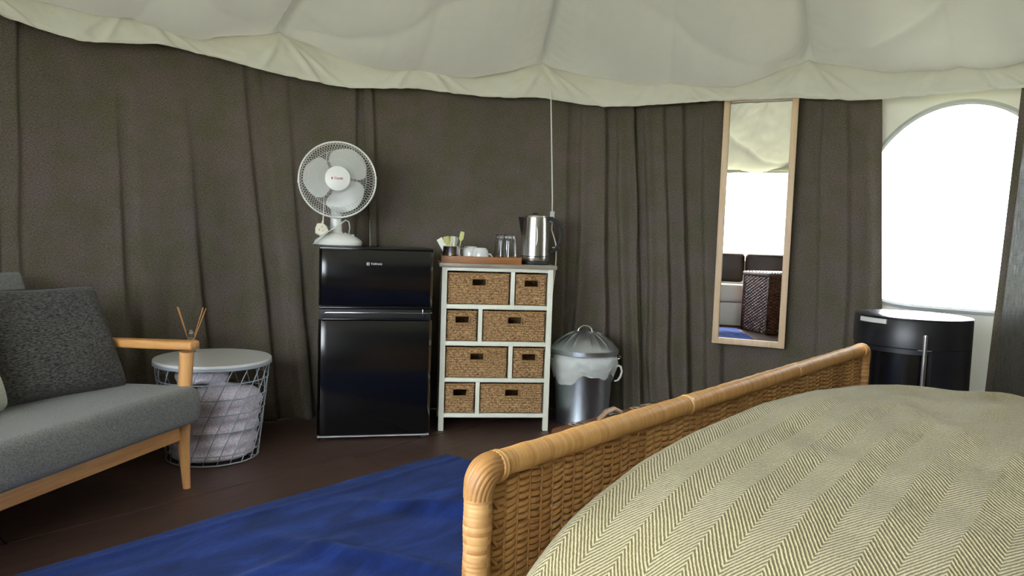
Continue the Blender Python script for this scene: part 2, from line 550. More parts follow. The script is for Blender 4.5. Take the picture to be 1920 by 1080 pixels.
# ---------------------------------------------------------------- ceiling panels and valance
A_S = -34.6                                   # first seam
def eave(az):
    az = (np.asarray(az, float) + 180) % 360 - 180
    t = ((az - A_S) / 15.0) % 1.0
    return 1.818 - .042 * np.sin(PI * t) ** .8 + .012 * vn(az * .35, az * 0 + 3)
def crease(x, k): return np.exp(-np.abs(x) * k)
ceil = struct('ceiling')
for k in range(12):
    a0 = A_S + 30 * k
    vis = k in (11, 0, 1, 2, 3)
    nu, nv = (141, 90) if vis else (81, 60)
    fu = (.5 - .5 * np.cos(PI * np.linspace(0, 1, nu)))[:, None] * np.ones((1, nv))
    d = (np.linspace(0, 1, nv) ** 1.5)[None, :] * np.ones((nu, 1)) * 2.02
    az = a0 + 30 * fu
    seed = 13.7 * k
    s = np.sin(PI * fu)
    skew = np.sin(PI * fu ** (1 + .22 * np.sin(seed)))
    h = (d / .24) * np.exp(1 - d / .24)
    h2 = 1 - np.exp(-d / .05)
    z = eave(az) + .335 * d - .115 * np.abs(skew) ** .95 * h - .050 * s ** .5 * h2 * np.exp(-d / .6)
    edge = np.minimum(fu, 1 - fu) * 30
    z += .0075 * np.sin(d * 95 + 3 * fu + seed) * np.exp(-edge / 1.6) * np.clip(edge / .8, 0, 1) * (1 - np.exp(-d / .03))
    z += (.060 * np.exp(-(edge / .42) ** 2) + .020 * np.exp(-edge / 1.5)) * np.clip(d / .03, 0, 1) * np.exp(-d / 1.2)      # pinched seam
    z += .006 * np.sin(d * 150 + 9 * fu + 2 * seed) * np.exp(-edge / .9) * np.clip(edge / .5, 0, 1) * np.clip(d / .03, 0, 1)
    z += .022 * fbm(az * .22 + seed, d * 3.4 + seed, 4) * np.clip(d / .08, 0, 1) * np.clip(edge / 3, 0, 1)
    # drag line running from a seam corner across the panel
    dl = (d - .05) * 26 - (1 - fu if k % 2 else fu) * 30 * .8
    z += .022 * np.exp(-np.abs(dl) / 1.1) * np.clip(edge / 3, 0, 1) * np.clip(d / .1, 0, 1)
    P = pol(az, 2.555 - d, z)
    P = np.concatenate([pol(az[:, :1], 2.74, 1.775), P], 1)          # runs on outside the wall as the eave
    obj('fabric_panel', G().grid(P), M['ceiling'], ceil, 180)
cr = struct('trim_2')
obj('crown_ring', G().tube([pol(a, .50, 2.50) for a in np.linspace(0, 360, 41)[:-1]], .035, 8, True), M['brass_wood'], cr)
obj('crown_light_block', G().lathe([(.52, 2.535), (.42, 2.60), (.25, 2.66), (.03, 2.69), (.001, 2.69)], 32, (CX, CY, 0), capb=False, capt=False), M['ceiling'], cr, 180)  # unseen cover added over the crown to cut the light from above

tr = struct('trim_1')
hemk = [(-180, 1.63), (-150, 1.74), (-120, 1.63), (-62, 1.642), (-57.4, 1.616), (-54, 1.606), (-50.4, 1.634), (-47, 1.661), (-41.5, 1.647), (-36.1, 1.625), (-32.7, 1.615), (-27.5, 1.600),
        (-19.6, 1.637), (-12, 1.621), (-4.4, 1.635), (-1.8, 1.618), (2.6, 1.600), (8.2, 1.612), (14.9, 1.633), (24.8, 1.635), (30.8, 1.609), (36.4, 1.611), (45.7, 1.608), (120, 1.63), (180, 1.63)]
nu, nv = 1500, 34
az = (np.linspace(-180, 180, nu))[:, None] * np.ones((1, nv))
t = np.linspace(0, 1, nv)[None, :] * np.ones((nu, 1))
ks = np.array(hemk)
hem = np.interp(az, ks[:, 0], ks[:, 1]) - .010 + .004 * vn(az * 1.1, az * 0)
z = eave(az) * (1 - t) + hem * t
r = 2.548 - .111 * t ** .6 + .014 * fbm(az * .55, t * 2.5 + 5, 4) * (.5 + t - .9 * t * t)
ph = ((az - A_S + 7.5) % 15) - 7.5
for ang, am in ((3.6, .030), (-2.6, .026), (6.5, .020), (-5.4, .014)):      # drag folds fanning out from each tack
    r -= am * np.exp(-((ph - ang * t) / .42) ** 2) * (.2 + t) * np.clip(1.3 - t, 0, 1)
r -= .020 * np.sin(PI * t) * (1 - np.abs(ph) / 7.5)
r += .004 * np.exp(-((t - .93) / .02) ** 2) + .005 * vn(az * 1.7, t * 2) * np.clip((t - .6) * 3, 0, 1)
P = pol(az, r, z)
obj('valance_cloth', G().grid(P), M['valance'], tr, 180)

# ---------------------------------------------------------------- curtains
def curtain(label, e0, e1, folds, zb=.004, zt=1.672, rb=2.54, mat=None, seed=0, hems=True, wav=.010, n=None):
    """e0/e1: edge azimuth at top and bottom; folds: (az_top, az_bottom, half width deg, depth_top, depth_bottom, side)"""
    zt0 = zt
    nz = 110; ns = n or int(abs(e1[0] - e0[0]) * 6.5) + 20
    s = np.linspace(0, 1, ns)[:, None] * np.ones((1, nz)); q = np.linspace(0, 1, nz)[None, :] * np.ones((ns, 1))
    z = zt + (zb - zt) * q
    L = e0[0] + (e0[1] - e0[0]) * q; H = e1[0] + (e1[1] - e1[0]) * q
    az = L + (H - L) * s
    d = np.zeros_like(az)
    for at, ab, w, dt, db, side in folds:
        c = at + (ab - at) * q + .5 * fbm(q * 3 + at, q * 0 + ab, 2)
        x = (az - c) / w
        if side: x = np.where(x * side > 0, x * 2.8, x * .8)      # one flank steeper than the other
        d += (dt + (db - dt) * q) * np.exp(-x * x)
    d += wav * fbm(az * .16 + seed, q * 1.5 + seed, 3) * (.4 + 1.2 * q) + .006 * fbm(az * .9 + seed, q * 3, 2) * q
    d += .004 * fbm(az * .5 + q * 3, q * 7 + seed, 3)
    P = pol(az, rb - d, z)
    uv = np.stack([np.radians(az) * 2.5, z], -1)
    g = G().grid(P)
    o = obj('curtain', g, mat or M['curtain'], None, 180, uv=uv)
    sd = o.modifiers.new('thickness', 'SOLIDIFY'); sd.thickness = .0025; sd.offset = 0
    return finish(o, label, 'curtain')
curtain('dark taupe curtain sliver at the far left edge, behind the grey sofa', (-84, -84), (-58.6, -58.6),
        [(-62.5, -62.5, .9, .05, .05, 0), (-66, -66, 1.5, .04, .05, 0)], seed=9, rb=2.575)
curtain('wide dark taupe curtain hanging behind the sofa and round wire table', (-59.6, -59.8), (-24.6, -24.2), [
    (-58.4, -58.6, .8, .018, .012, 1), (-55, -55, 2.4, .002, .022, 0), (-50.5, -49.5, 1.0, -.006, .060, 1), (-48.6, -47.6, 1.5, -.004, .05, -1),
    (-44.5, -41.6, 1.3, -.004, .050, 1), (-45.5, -44, 2.6, .0, .03, 0), (-38.6, -34.6, 1.1, .012, .040, 1), (-36.2, -31.8, 1.0, -.010, .050, -1),
    (-34.0, -31.0, 1.0, .006, .034, 1), (-31.5, -28.6, 1.3, -.004, .040, -1), (-26.5, -26.4, .9, .014, .02, 1)], seed=2)
curtain('dark taupe curtain behind the black fridge and the basket drawer unit', (-25.6, -23.3), (6.3, 9.0), [
    (-24.9, -22.7, 1.0, .022, .055, 1), (-26.0, -23.6, .5, .012, .02, -1), (-14, -14, 5, .006, .008, 0), (-1.6, -1.2, 1.1, .014, .03, 1), (.6, .4, .9, .024, .045, -1),
    (2.9, 4.2, 1.0, .034, .075, 1), (4.5, 6.6, .75, .018, .065, -1), (6.0, 8.7, .45, .016, .050, 1)], rb=2.53, seed=4, n=420)
curtain('dark taupe curtain behind the wood framed mirror, left of the window', (5.2, 7.4), (32.9, 35.2), [
    (7.5, 10.2, .7, .03, .05, -1), (9.5, 12.2, .8, .018, .07, 1), (11.8, 14.0, .9, .026, .08, 1), (14.5, 16.8, 1.0, .018, .045, -1), (16.4, 18, 1.0, .02, .03, 1),
    (24.8, 25.4, 1.2, .004, .012, 0), (27.2, 28.6, 1.1, .020, .022, -1), (29.4, 31.2, .9, .016, .026, 1), (31.6, 33.6, .7, .014, .03, 0)], seed=6, rb=2.556)
cd = thing('curtain', 'light brown open weave curtain right of the arched window', 'curtain', (0, 0, 0))
def sheet(name, e0, e1, mat, n, dz, folds):
    nz = 80
    s = np.linspace(0, 1, n)[:, None] * np.ones((1, nz)); q = np.linspace(0, 1, nz)[None, :] * np.ones((n, 1))
    z = 1.672 + (.05 - 1.672) * q
    az = (e0[0] + (e0[1] - e0[0]) * q) * (1 - s) + (e1[0] + (e1[1] - e1[0]) * q) * s
    d = dz + .012 * np.sin(az * 2.1 + q) + .02 * fbm(az * .3, q * 2, 2)
    P = pol(az, 2.53 - d, z)
    uv = np.stack([np.radians(az) * 2.5, z], -1)
    obj(name, G().grid(P), mat, cd, 180, uv=uv)
sheet('cloth', (46.1, 44.7), (66, 62), M['sheer'], 160, 0, 0)
sheet('hem', (45.5, 44.1), (46.2, 44.8), M['curtain'], 12, .002, 0)
# the rest of the ring, out of view behind the camera
for i, (a0, a1, lab) in enumerate([(68, 128, 'dark taupe curtain on the window side of the bed'), (130, 188, 'dark taupe curtain right of the wide window behind the bed'),
                   (256, 276, 'dark taupe curtain on the wall behind the sofa end')]):
    curtain(lab, (a0, a0), (a1, a1), [(a0 + j * 4.1, a0 + j * 4.1 + .5, 1, .03, .05, 0) for j in range(int((a1 - a0) / 4.1))], seed=20 + i, n=140)

# ---------------------------------------------------------------- rug
def rug():
    # local x along the rug, y across
    L, W = 2.75, 1.45
    nu, nv = 230, 130
    x = np.linspace(0, L, nu)[:, None] * np.ones((1, nv)); y = np.linspace(0, W, nv)[None, :] * np.ones((nu, 1))
    z = .010 + .012 * (fbm(x * 2.2, y * 3.2, 3) + .35).clip(0, 1)
    z += .006 * np.exp(-((y - .085 - .02 * np.sin(x * 3)) / .012) ** 2)               # crease beside the edge
    z += .040 * np.exp(-(((x - .62) + .5 * (y - .2)) / .05) ** 2) * np.exp(-((y - .50) / .22) ** 2)
    z += .030 * np.exp(-(((x - .98) + .35 * (y - .3)) / .045) ** 2) * np.exp(-((y - .62) / .25) ** 2)
    z += .020 * np.exp(-(((x - 2.10) - .2 * y) / .05) ** 2) * np.exp(-((y - .2) / .16) ** 2)
    z += .018 * np.exp(-(((y - .35) - .10 * x) / .03) ** 2) * (x > .8) * np.exp(-((x - 1.4) / .5) ** 2)
    edge = np.minimum.reduce([x, L - x, y, W - y])
    z *= np.clip(edge / .02, .25, 1)
    yy = y + .018 * fbm(x * 2.4, y * 0, 3) * (1 - y / W) - .02 * (x < .25) * (1 - x / .25) * (1 - y / W) * -1
    xx = x + .03 * fbm(y * 3 + 9, x * 0, 2) * (1 - x / L)
    g = G().grid(np.stack([xx, yy, z], -1))
    # underside rim so that the rug has thickness
    bnd = [(i, 0) for i in range(nu)] + [(nu - 1, j) for j in range(1, nv)] + [(i, nv - 1) for i in range(nu - 2, -1, -1)] + [(0, j) for j in range(nv - 2, 0, -1)]
    top = [i * nv + j for i, j in bnd]; o_ = len(g.v)
    g.v += [(g.v[k][0], g.v[k][1], .001) for k in top]; n = len(top)
    g.f += [(top[k], top[(k + 1) % n], o_ + (k + 1) % n, o_ + k) for k in range(n)]
    t = thing('rug', 'rumpled royal blue plush rug on the brown floor beside the bed', 'rug', (-.255, 3.075, 0), math.atan2(-.764, -.645))
    obj('pile', g, M['rug'], t, 180)
    return t
rug()
# ---------------------------------------------------------------- bed
BU = np.array([.655, .756]); BV = np.array([.756, -.655]); BO = np.array([-.03, .82])
BL = 1.43
bed = thing('bed', 'rattan bed with a woven cane footboard under a herringbone bedspread', 'bed', (-.03, .82, 0), math.atan2(.756, .655))
fb = obj('footboard', G().box((BL / 2, .0, .055), (BL - .04, .03, .05), .008), M['stake_cane'], bed)
def ridged(p0, p1, r, pitch, amp, n=18, gaps=()):
    L = (Vector(p1) - Vector(p0)).length; m = int(L / pitch) * 4
    pts = []; rs = []
    for i in range(m + 1):
        t = i / m; x = t * L
        pts.append(Vector(p0).lerp(Vector(p1), t))
        q = r + amp * (abs(math.sin(PI * x / pitch)) ** .45 - .65) + .0003 * math.sin(x * 43) + .0003 * math.sin(x * 127 + 1)
        for gx in gaps:
            if abs(x - gx) < pitch * .8: q -= .0030
            elif 0 < x - gx < pitch * 3: q += .0006
        rs.append(q)
    return G().tube(pts, rs, n)
obj('top_rail', ridged((.027, 0, .6645), (BL - .027, 0, .6645), .0156, .0026, .0008, 18, (.45, .92)), M['rail_cane'], bed, 60)
for sx in (0, BL):
    obj('corner_post', ridged((sx, 0, 0), (sx, 0, .634), .0162, .0052, .0009, 18), M['post_cane'], bed, 60)
    sgn = 1 if sx == 0 else -1
    m = 30; ns = 128; vs = np.zeros((m, ns + 1, 3))
    for i in range(m):
        a = (i / (m - 1)) * PI / 2
        c = Vector((sx + sgn * .026 * (1 - max(0, math.cos(a)) ** .72), 0, .633 + .0315 * math.sin(a) ** .72))
        nx = Vector((-sgn * math.cos(a), 0, math.sin(a)))
        bulge = 1 + .10 * math.sin(PI * i / (m - 1))
        for k in range(ns + 1):
            th = 2 * PI * k / ns
            rr = .0164 * bulge + .0015 * (abs(math.sin(10 * th + 9.0 * i / m)) ** .5 - .6)
            vs[i, k] = c + nx * rr * math.cos(th) + Vector((0, 1, 0)) * rr * math.sin(th)
    obj('corner_wrap', G().grid(vs), M['corner_cane'], bed, 70)
    obj('corner_binding', ridged((sx + sgn * .024, 0, .6635), (sx + sgn * .034, 0, .6635), .0178, .005, .001, 18), M['rail_cane'], bed, 60)
SP = .0225
def weaver(ph):
    m = 186
    pts = []
    for i in range(m):
        x = .018 + (BL - .036) * i / (m - 1)
        pts.append((x, .0023 * math.sin(PI * x / SP + ph), .0009 * math.sin(x * 61 + ph * 3)))
    g = G().tube(pts, .0019, 6)
    g.v = [(a, b, c * 2.15) for a, b, c in g.v]
    return mesh('weaver_strand', g, M['weave_cane'], 180)
wm = [weaver(0), weaver(PI)]
row = 0; z = .085
while z < .647:
    inst('weaver_strand', wm[row % 2], bed, (0, 0, z + .0006 * math.sin(row * 7.3)))
    row += 1; z += .0043
st = mesh('stake', G().tube([(0, 0, .07), (0, 0, .655)], .0026, 6), M['stake_cane'], 180)
for k in range(1, int(BL / SP)):
    inst('stake', st, bed, (k * SP, 0, 0))
edgeg = G()
for sx in (.026, BL - .026):
    m = 150
    edgeg.tube([(sx + .004 * math.sin(i * 1.05), .006 * math.cos(i * 1.05), .07 + .56 * i / m) for i in range(m)], .0024, 5)
obj('edge_lashing', edgeg, M['weave_cane'], bed, 180, kind='stuff')
for x_ in (.05, BL - .05):
    obj('side_rail', G().box((x_, -1.0, .25), (.03, 1.93, .10), .006), M['stake_cane'], bed)
obj('mattress', G().box((BL / 2, -1.0, .40), (1.34, 1.79, .19), .05, seg=3), M['mattress'], bed, 60)
for x_ in (.05, BL - .05):
    obj('leg', G().box((x_, -1.95, .16), (.04, .04, .32), .005), M['stake_cane'], bed)

def bedspread():
    tab = np.array([(-.112, .16), (-.105, .28), (-.075, .395), (-.03, .495), (.01, .540), (.05, .569), (.1, .597), (.15, .613), (.25, .634), (.4, .648), (.65, .652), (.9, .640), (1.2, .610), (1.36, .588), (1.44, .556), (1.485, .50), (1.505, .40), (1.512, .18)])
    # smooth the outline
    s0 = np.r_[0, np.cumsum(np.hypot(*np.diff(tab, axis=0).T))]
    ss = np.linspace(0, s0[-1], 420)
    uu = np.interp(ss, s0, tab[:, 0]); zz = np.interp(ss, s0, tab[:, 1])
    ker = np.hanning(15); ker /= ker.sum()
    pad = lambda a: np.convolve(np.r_[np.full(7, a[0]) + (a[1] - a[0]) * np.arange(-7, 0), a, np.full(7, a[-1]) + (a[-1] - a[-2]) * np.arange(1, 8)], ker, 'valid')
    uu, zz = pad(uu), pad(zz)
    sl = np.r_[0, np.cumsum(np.hypot(np.diff(uu), np.diff(zz)))]
    sl = sl - np.interp(.4, uu, sl) + .4
    vt = np.array([(.030, .34), (.031, .20), (.0325, .10), (.036, .045), (.044, .014), (.058, .0), (.09, -.004), (.14, -.008), (.3, -.012), (.8, -.016), (1.8, -.016), (1.95, -.0)])
    v0 = np.r_[0, np.cumsum(np.hypot(*np.diff(vt, axis=0).T))]
    sv = np.r_[np.linspace(0, np.interp(.75, vt[:, 0], v0), 260), np.linspace(np.interp(.75, vt[:, 0], v0), v0[-1], 70)[1:]]
    vv = np.interp(sv, v0, vt[:, 0]); dz = np.interp(sv, v0, vt[:, 1])
    ker2 = np.hanning(9); ker2 /= ker2.sum()
    vf = sv - np.interp(.3, vv, sv) + .3
    Ug, Vg = np.meshgrid(uu, vv, indexing='ij'); Z = zz[:, None] - dz[None, :] * np.clip((zz[:, None] - .1) / .5, .2, 1)
    top = np.clip((Vg - .05) / .1, 0, 1) * np.clip((zz[:, None] - .45) / .12, 0, 1)
    Z = Z + top * (.016 * fbm(Ug * 2.6, Vg * 2.6, 3) + .010 * fbm(Ug * 7 + Vg * 3, Vg * 6, 2))
    # soft ridges towards the far corner
    for (uc, vc, ang, ln, w, a) in ((1.22, .20, 1.1, .22, .035, .016), (1.30, .34, .7, .20, .03, .014), (1.05, .42, .3, .25, .04, .012), (.72, .55, .5, .3, .035, .010), (1.02, .20, .2, .2, .03, -.008), (.35, .48, .4, .22, .03, .008)):
        p = (Ug - uc) * math.cos(ang) + (Vg - vc) * math.sin(ang); q = -(Ug - uc) * math.sin(ang) + (Vg - vc) * math.cos(ang)
        Z = Z + .7 * a * np.exp(-(q / w) ** 2 - (p / ln) ** 2) * np.clip((Vg - .04) / .1, 0, 1)
    X = BO[0] + Ug * BU[0] + Vg * BV[0]; Y = BO[1] + Ug * BU[1] + Vg * BV[1]
    P = np.stack([X, Y, Z], -1)
    uv = np.stack(np.meshgrid(sl, vf, indexing='ij'), -1)
    o = obj('bedspread', G().grid(P), M['spread'], None, 180, uv=uv)
    finish(o, 'cream and olive herringbone woven bedspread covering the rattan bed', 'bedspread')
bedspread()

# ---------------------------------------------------------------- fridge
fr = thing('fridge', 'black two door fridge freezer with chrome handle strip, against the curtain', 'fridge', (-.5885, 3.2425, 0), R(12.8))
W = .491
obj('body', G().box((0, .215, .435), (W - .008, .33, .80), .006), M['black_matte'], fr)
obj('top', G().box((0, .205, .8425), (W, .37, .015), .005), M['black_gloss'], fr)
def door(z0, z1, name):
    # softly bowed front with rounded side edges
    nx = 40; x = np.linspace(-W / 2, W / 2, nx)
    e = np.minimum(x + W / 2, W / 2 - x)
    y = -.0015 * (1 - (x / (W / 2)) ** 2) + .018 * (1 - np.clip(e / .018, 0, 1)) ** 2.2
    zr = np.array([z0, z0 + .002, z0 + .006, z1 - .006, z1 - .002, z1]); yr = np.array([.006, .002, 0, 0, .002, .006])
    P = np.stack([np.broadcast_to(x[:, None], (nx, 6)), y[:, None] + yr[None], np.broadcast_to(zr[None], (nx, 6))], -1)
    g = G().grid(P)
    # closed back
    back = [(x[0], .045, z0), (x[-1], .045, z0), (x[-1], .045, z1), (x[0], .045, z1)]
    o_ = len(g.v); g.v += back
    bot = [i * 6 for i in range(nx)]; tp = [i * 6 + 5 for i in range(nx)]
    g.f += [tuple(bot + [o_ + 1, o_]), tuple(tp[::-1] + [o_ + 3, o_ + 2]), (o_, o_ + 1, o_ + 2, o_ + 3),
            tuple([0, 1, 2, 3, 4, 5] + [o_ + 3, o_]), tuple([(nx - 1) * 6 + k for k in range(6)][::-1] + [o_ + 1, o_ + 2])]
    return obj(name, g, M['black_gloss'], fr, 40)
d1 = door(.594, .838, 'freezer_door'); d2 = door(.022, .532, 'fridge_door')
obj('handle_recess', G().box((0, .034, .563), (W - .01, .03, .064), .003), M['black_matte'], fr)
obj('grip_ledge', G().box((0, .006, .586), (W - .002, .022, .010), .003), M['black_gloss'], d1)
obj('grip_ledge', G().box((0, .008, .536), (W - .03, .020, .010), .004), M['black_gloss'], d2)
obj('handle_strip', G().tube([(-.225, .004, .556), (-.222, .0, .562), (-.21, -.004, .5655), (.225, -.004, .5655), (.243, .004, .5655)], .0024, 8), M['chrome'], fr)
hg = G(); hg.box((.203, .003, .5655), (.004, .008, .034), .001)
obj('hinge', hg, M['chrome'], fr)
for sx in (-.22, .22):
    obj('foot', G().lathe([(.016, 0), (.016, .008), (.008, .010), (.008, .04)], 12, (sx, .03, 0)), M['black_matte'], fr)
    obj('foot', G().lathe([(.016, 0), (.016, .008), (.008, .010), (.008, .04)], 12, (sx, .34, 0)), M['black_matte'], fr)
obj('bottom_trim', G().box((0, .02, .017), (W - .004, .03, .006), .001), M['grey_plastic'], fr)
lg = obj('badge', G().box((-.0395, -.0046, .778), (.012, .0014, .012), .001), M['white_print'], d1)
obj('badge_dot', G().box((-.0395, -.0056, .778), (.006, .0008, .006), .0005), M['black_gloss'], d1)
text('TORNAS', .0125, M['white_print'], d1, (-.004, -.0045, .7782), (PI / 2, 0, 0))

# ---------------------------------------------------------------- drawer unit and its baskets
DU_LOC = (-.066, 3.4595, 0); DU_YAW = R(7.2)
du = thing('drawer_unit', 'narrow white storage unit with grey wood top holding eight woven baskets', 'cabinet', DU_LOC, DU_YAW)
UW = .52; UD = .30
obj('top_board', G().box((0, UD / 2 - .004, .7765), (UW + .028, UD + .02, .019), .002), M['laminate'], du)
for sx in (-1, 1):
    for y_ in (.0125, UD - .0125):
        obj('leg', G().box((sx * (UW / 2 - .0125), y_, .3835), (.025, .025, .767), .0015), M['white_paint'], du)
    obj('side_panel', G().box((sx * (UW / 2 - .010), UD / 2, .42), (.012, UD - .05, .70), .001), M['white_paint'], du)
obj('back_panel', G().box((0, UD - .008, .42), (UW - .05, .006, .70)), M['white_paint'], du)
rails = [.751, .575, .403, .232, .082]; tops = [.767, .595, .423, .250, .082]
RZ = [(.751, .767), (.575, .595), (.403, .423), (.232, .250), (.064, .082)]
for a, b in RZ:
    obj('rail', G().box((0, .010, (a + b) / 2), (UW - .05, .020, b - a), .001), M['white_paint'], du)
for a, b in RZ[1:]:
    obj('shelf', G().box((0, UD / 2 + .004, b - .004), (UW - .05, UD - .035, .008)), M['white_paint'], du)
DIV = [.07, -.077, .07, -.080]
ROWS = [(.595, .751), (.423, .575), (.250, .403), (.082, .232)]
for (a, b), x_ in zip(ROWS, DIV):
    obj('divider', G().box((x_, .010, (a + b) / 2), (.019, .020, b - a), .001), M['white_paint'], du)
    obj('partition', G().box((x_, UD / 2 + .004, (a + b) / 2), (.008, UD - .035, b - a - .002)), M['white_paint'], du)
duM = Matrix.Translation(DU_LOC) @ Matrix.Rotation(DU_YAW, 4, 'Z')
def basket(x0, x1, z0, z1, label):
    w = x1 - x0 - .010; h = z1 - z0 - .012
    loc = duM @ Vector(((x0 + x1) / 2, .008, z0 + .0005))
    t = thing('storage_basket', label, 'basket', loc, DU_YAW + R(random.uniform(-.5, .5)), 'woven baskets in the white storage unit')
    rows = max(9, round(h / .0116)); rh = h / rows
    nz = rows * 5 + 1; nx = int(w / .0026)
    X, Z = np.meshgrid(np.linspace(-w / 2, w / 2, nx), np.linspace(0, h, nz), indexing='ij')
    rr = np.floor(np.clip(Z / rh, 0, rows - .001))
    ph = X / .0085 + rr * .5 + .35 * np.sin(rr * 5.1)
    lump = np.abs(np.sin(PI * Z / rh)) ** .7
    tw = np.abs(np.sin(PI * (ph + Z / rh * .5)))
    wav = .0022 * fbm(X * 30, Z * 30, 2)
    Yd = -(.0065 * lump * (.45 + .55 * tw)) - wav - .0018 * np.cos(PI * np.floor(X / .012) + PI * rr) * lump
    edge = np.minimum(np.minimum(X + w / 2, w / 2 - X), np.minimum(Z, h - Z))
    Yd += .010 * (1 - np.clip(edge / .010, 0, 1)) ** 2
    hz = h * .72; hw, hh = .033, .0175
    def skip(i, j):
        return abs(X[i, j] + .0013) < hw and abs(Z[i, j] + rh * .1 - hz) < hh
    obj('woven_front', G().grid(np.stack([X, Yd + .004, Z], -1), skip), M['seagrass'], t, 180)
    D = .255; s_ = G()
    s_.box((-w / 2 + .004, D / 2 + .012, h / 2), (.008, D - .01, h - .004), .002).box((w / 2 - .004, D / 2 + .012, h / 2), (.008, D - .01, h - .004), .002)
    s_.box((0, D + .004, h / 2), (w, .008, h - .004), .002).box((0, D / 2 + .01, .004), (w - .01, D - .01, .008), .002)
    obj('basket_walls', s_, M['seagrass'], t)
    lo = .004
    obj('handle_binding', G().tube([(-hw, -lo, hz - hh), (-hw * .5, -lo - .002, hz - hh - .001), (hw * .5, -lo - .001, hz - hh), (hw, -lo, hz - hh), (hw + .001, -lo, hz), (hw, -lo, hz + hh), (0, -lo, hz + hh + .001), (-hw, -lo, hz + hh), (-hw - .001, -lo, hz)], .0042, 6, True), M['seagrass_trim'], t)
    n = int(w / .006); rim = [(-w / 2 + w * i / n, -.001 + .0015 * math.sin(i * 2.1), h - .001 + .0015 * math.cos(i * 2.1)) for i in range(n + 1)]
    obj('rim', G().tube(rim, .0045, 6), M['seagrass_trim'], t)
ordw = ['top row', 'second row', 'third row', 'bottom row']
for r_, ((a, b), x_) in enumerate(zip(ROWS, DIV)):
    lw = 'wide' if x_ > 0 else 'narrow'; rw = 'narrow' if x_ > 0 else 'wide'
    basket(-.235, x_ - .0095, a, b, f'{lw} woven seagrass basket on the left of the {ordw[r_]} in the white storage unit')
    basket(x_ + .0095, .235, a, b, f'{rw} woven seagrass basket on the right of the {ordw[r_]} in the white storage unit')

# ---------------------------------------------------------------- things on the unit
TOPZ = .786
def on_top(x, y, z=TOPZ): return duM @ Vector((x, y, z))
ty = thing('serving_tray', 'reddish wooden tray on top of the white storage unit', 'tray', on_top(-.078, .135), DU_YAW)
TW, TD, TH = .375, .24, .032
obj('tray_base', G().box((0, 0, .004), (TW - .012, TD - .012, .008), .001), M['tray'], ty)
for y_ in (-1, 1): obj('tray_side', G().box((0, y_ * (TD / 2 - .005), TH / 2), (TW, .010, TH), .0015), M['tray'], ty)
for x_ in (-1, 1): obj('tray_side', G().box((x_ * (TW / 2 - .005), 0, TH / 2), (.010, TD - .020, TH), .0015), M['tray'], ty)
TZ = TOPZ + .008
tin = thing('sachet_tin', 'shiny steel tin full of sachets at the left end of the wooden tray', 'tin', on_top(-.216, .082, TZ), DU_YAW)
obj('tin_wall', G().lathe([(.036, 0), (.040, .004), (.041, .062), (.0425, .066), (.041, .069), (.038, .066), (.036, .006), (.001, .006)], 32, capt=False), M['steel'], tin, 40)
sp = [(-.018, -.012, -.55, -.2, 'paper'), (-.012, .006, -.22, .1, 'paper_yellow'), (0, -.010, .12, -.15, 'paper_yellow'), (.008, .012, .30, .1, 'paper'), (.014, -.006, .55, -.1, 'paper'), (-.018, .012, -.40, .2, 'paper'), (.004, .0, -.05, 0, 'paper')]
for i, (x_, y_, ry, rx, mt) in enumerate(sp):
    loc = on_top(-.216 + x_ * 1.15, .082 + y_ * 1.2, TZ + .036)
    s_ = obj_ = G()
    P = np.array([[[(-.014 + .028 * i_ / 4), .0012 * math.sin(i_ * 1.6) + .0015 * math.sin(j_ * 1.2), .078 * j_ / 5] for j_ in range(6)] for i_ in range(5)])
    g = G().grid(P); 
    Q = P.copy(); Q[..., 1] += .003 * np.sin(np.linspace(0, PI, 5))[:, None] + .0004
    g.grid(Q)
    o = obj('sachet', g, M[mt], thing('sugar_sachet', ['white paper sachet at the left front of the steel tin', 'yellow paper sachet left of the middle in the steel tin', 'yellow paper sachet at the front middle of the steel tin', 'white paper sachet at the right rear of the steel tin', 'white paper sachet leaning right at the front of the steel tin', 'white paper sachet at the left rear of the steel tin', 'upright white paper sachet in the middle of the steel tin'][i], 'sachet', loc, 0, 'sachets in the steel tin', rot=(rx, ry, .4 * i)), 180)
lp = thing('sachet', 'yellow paper sachet sticking up above the right of the steel tin', 'sachet', on_top(-.182, .090, TZ + .034), 0, rot=(-.1, .16, DU_YAW))
P = np.array([[[(-.010 + .020 * i_ / 4) * (1 if j_ > 5 else .55), .001 * math.sin(j_), .105 * j_ / 9] for j_ in range(10)] for i_ in range(5)])
P[:, :6, 0] *= .35; P[:, 9, 0] *= .9
Q = P.copy(); Q[..., 1] += .0015
obj('paper', G().grid(P).grid(Q), M['paper_yellow'], lp, 180)
sn = obj('teaspoon_tmp', G().tube([(-.02, 0, .045), (.02, 0, .058), (.048, 0, .067)], [.001, .0022, .0032], 8), M['steel'], thing('teaspoon', 'steel teaspoon handle poking out of the steel tin', 'spoon', on_top(-.190, .070, TZ), DU_YAW))
sn.name = 'spoon_handle'
obj('spoon_bowl', G().lathe([(.001, -.004), (.008, -.002), (.011, 0), (.010, .001), (.001, -.002)], 14, (-.024, 0, .044), capt=False), M['steel'], sn.parent)
def mug(x, y, label, r=.041, h=.068, hand=0):
    t = thing('mug', label, 'mug', on_top(x, y, TZ), DU_YAW + hand, 'white mugs upside down on the tray')
    obj('mug_body', G().lathe([(r, 0), (r + .001, .003), (r, h * .55), (r * .93, h * .82), (r * .74, h * .96), (r * .68, h), (r * .62, h), (r * .60, h - .003), (.001, h - .003)], 36, capt=False, capb=False), M['ceramic'], t, 50)
    obj('handle', G().tube([(r - .001, 0, .012), (r + .014, 0, .011), (r + .019, 0, .022), (r + .012, 0, .034), (r - .002, 0, .036)], .0042, 8), M['ceramic'], t, 180)
